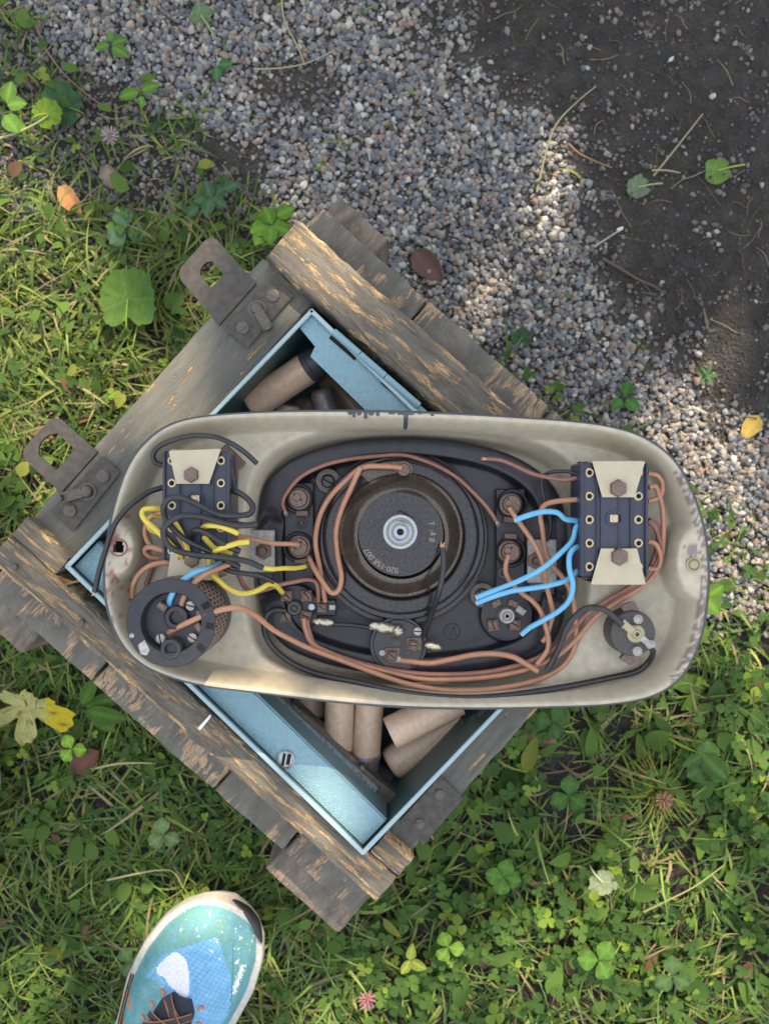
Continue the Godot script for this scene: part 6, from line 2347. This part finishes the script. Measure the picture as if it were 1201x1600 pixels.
	# clover heads
	for q in [[573, 1562, 0.05, Color(0.48, 0.23, 0.28), "pink clover flower head in the grass at the lower edge"], [172, 212, 0.03, Color(0.52, 0.42, 0.46), "faded pinkish white clover flower in the sparse grass, upper left"], [1036, 1250, 0.035, Color(0.30, 0.19, 0.14), "withered brown clover head by the yellow tuft"]]:
		var p := at(q[0], q[1], q[2])
		t = thing("clover_flower", q[4], "flower", Vector3(p.x, 0, p.z))
		for k in 46:
			s = Shape.new()
			var y := 1.0 - 2.0 * (k + 0.5) / 46.0
			if y < -0.5:
				continue
			var a := k * 2.4
			var d := Vector3(cos(a) * sqrt(1.0 - y * y), y, sin(a) * sqrt(1.0 - y * y))
			s.col = q[3] * (0.75 + 0.5 * r.randf())
			s.tube(PackedVector3Array([p + d * 0.003, p + d * 0.0065, p + d * 0.0105 + Vector3(0, 0.001, 0)]), 0.0011, 5, true, 0.45)
			part("floret", s, mats.leaf, t)
		s = Shape.new()
		s.col = Color(0.10, 0.15, 0.04)
		s.tube(spline([p, p + Vector3(0.006, -0.02, -0.004), Vector3(p.x + 0.02, 0, p.z - 0.012)], 5), 0.0009, 6)
		part("stem", s, mats.leaf, t)
	# stalk of the lime leaf, twigs and long straws
	for q in [["twig", "thin dark twig lying on the soil", "0.0022", 0.085, 0.055, 0.045, "940,404,5 965,418,6 995,436,5 1022,448,4 1036,458,4"], ["twig", "bent brown twig beside the leaf on the soil", "0.0014", 0.20, 0.14, 0.08, "888,225,5 905,240,6 930,252,5 955,262,4"], ["straw", "long pale straw across the soil's edge from gravel upwards", "0.0012", 0.25, 0.23, 0.13, "838,300,5 852,240,7 868,195,8 900,160,6 930,135,4"], ["straw", "pale straw with a joint lying on the dark soil", "0.0013", 0.30, 0.23, 0.13, "1018,266,5 1040,266,7 1062,270,5"], ["straw", "short slanting straw on the dark soil under the cream pebble", "0.0013", 0.26, 0.21, 0.13, "1020,275,4 1050,238,6 1072,210,6 1097,178,4"], ["straw", "straw pointing at the white chip on the soil", "0.0012", 0.33, 0.29, 0.20, "927,386,4 945,374,5 966,361,4"],
		["straw", "long straw hanging over the gravel from the upper edge", "0.0012", 0.26, 0.26, 0.12, "440,-8,8 444,30,9 466,75,9 476,102,7"], ["straw", "thin straw across the brown earth in the gravel", "0.001", 0.30, 0.27, 0.18, "398,108,6 440,106,7 480,98,7 524,78,6"], ["straw", "long bent straw arching in the grass above the shoe", "0.0013", 0.33, 0.30, 0.14, "168,1375,34 210,1366,38 245,1360,40 270,1362,36 284,1382,26"], ["straw", "thick pale stalk in the grass below the crate's left side", "0.0014", 0.36, 0.31, 0.17, "140,1203,26 180,1194,32 215,1192,34 243,1193,28"], ["straw", "pale stem leaning in the lower right lawn", "0.0013", 0.20, 0.22, 0.08, "1005,1425,26 1040,1408,34 1085,1385,36 1130,1352,24"], ["twig", "curved brown stem in the lower right lawn", "0.0011", 0.20, 0.13, 0.08, "1112,1525,16 1118,1490,28 1130,1462,34 1155,1460,26"], ["straw", "pale stalk by the leaf stem in the upper left lawn", "0.0015", 0.30, 0.32, 0.12, "0,216,30 30,206,36 58,192,38 76,180,36"], ["twig", "thin reddish runner from lawn to gravel, upper left", "0.001", 0.19, 0.13, 0.10, "52,30,8 78,86,8 110,125,10 150,158,8 182,176,6"]]:
		var pts := []
		for w in q[6].split(" "):
			var n: PackedStringArray = w.split(",")
			pts.append(at(float(n[0]), float(n[1]), float(n[2]) * 0.001))
		s = Shape.new()
		s.col = Color(q[3], q[4], q[5])
		s.tube(spline(pts, 5), float(q[2]), 6, true, 0.6)
		single(q[0], s, mats.dry, q[1], q[0], Vector3(pts[0].x, 0, pts[0].z))
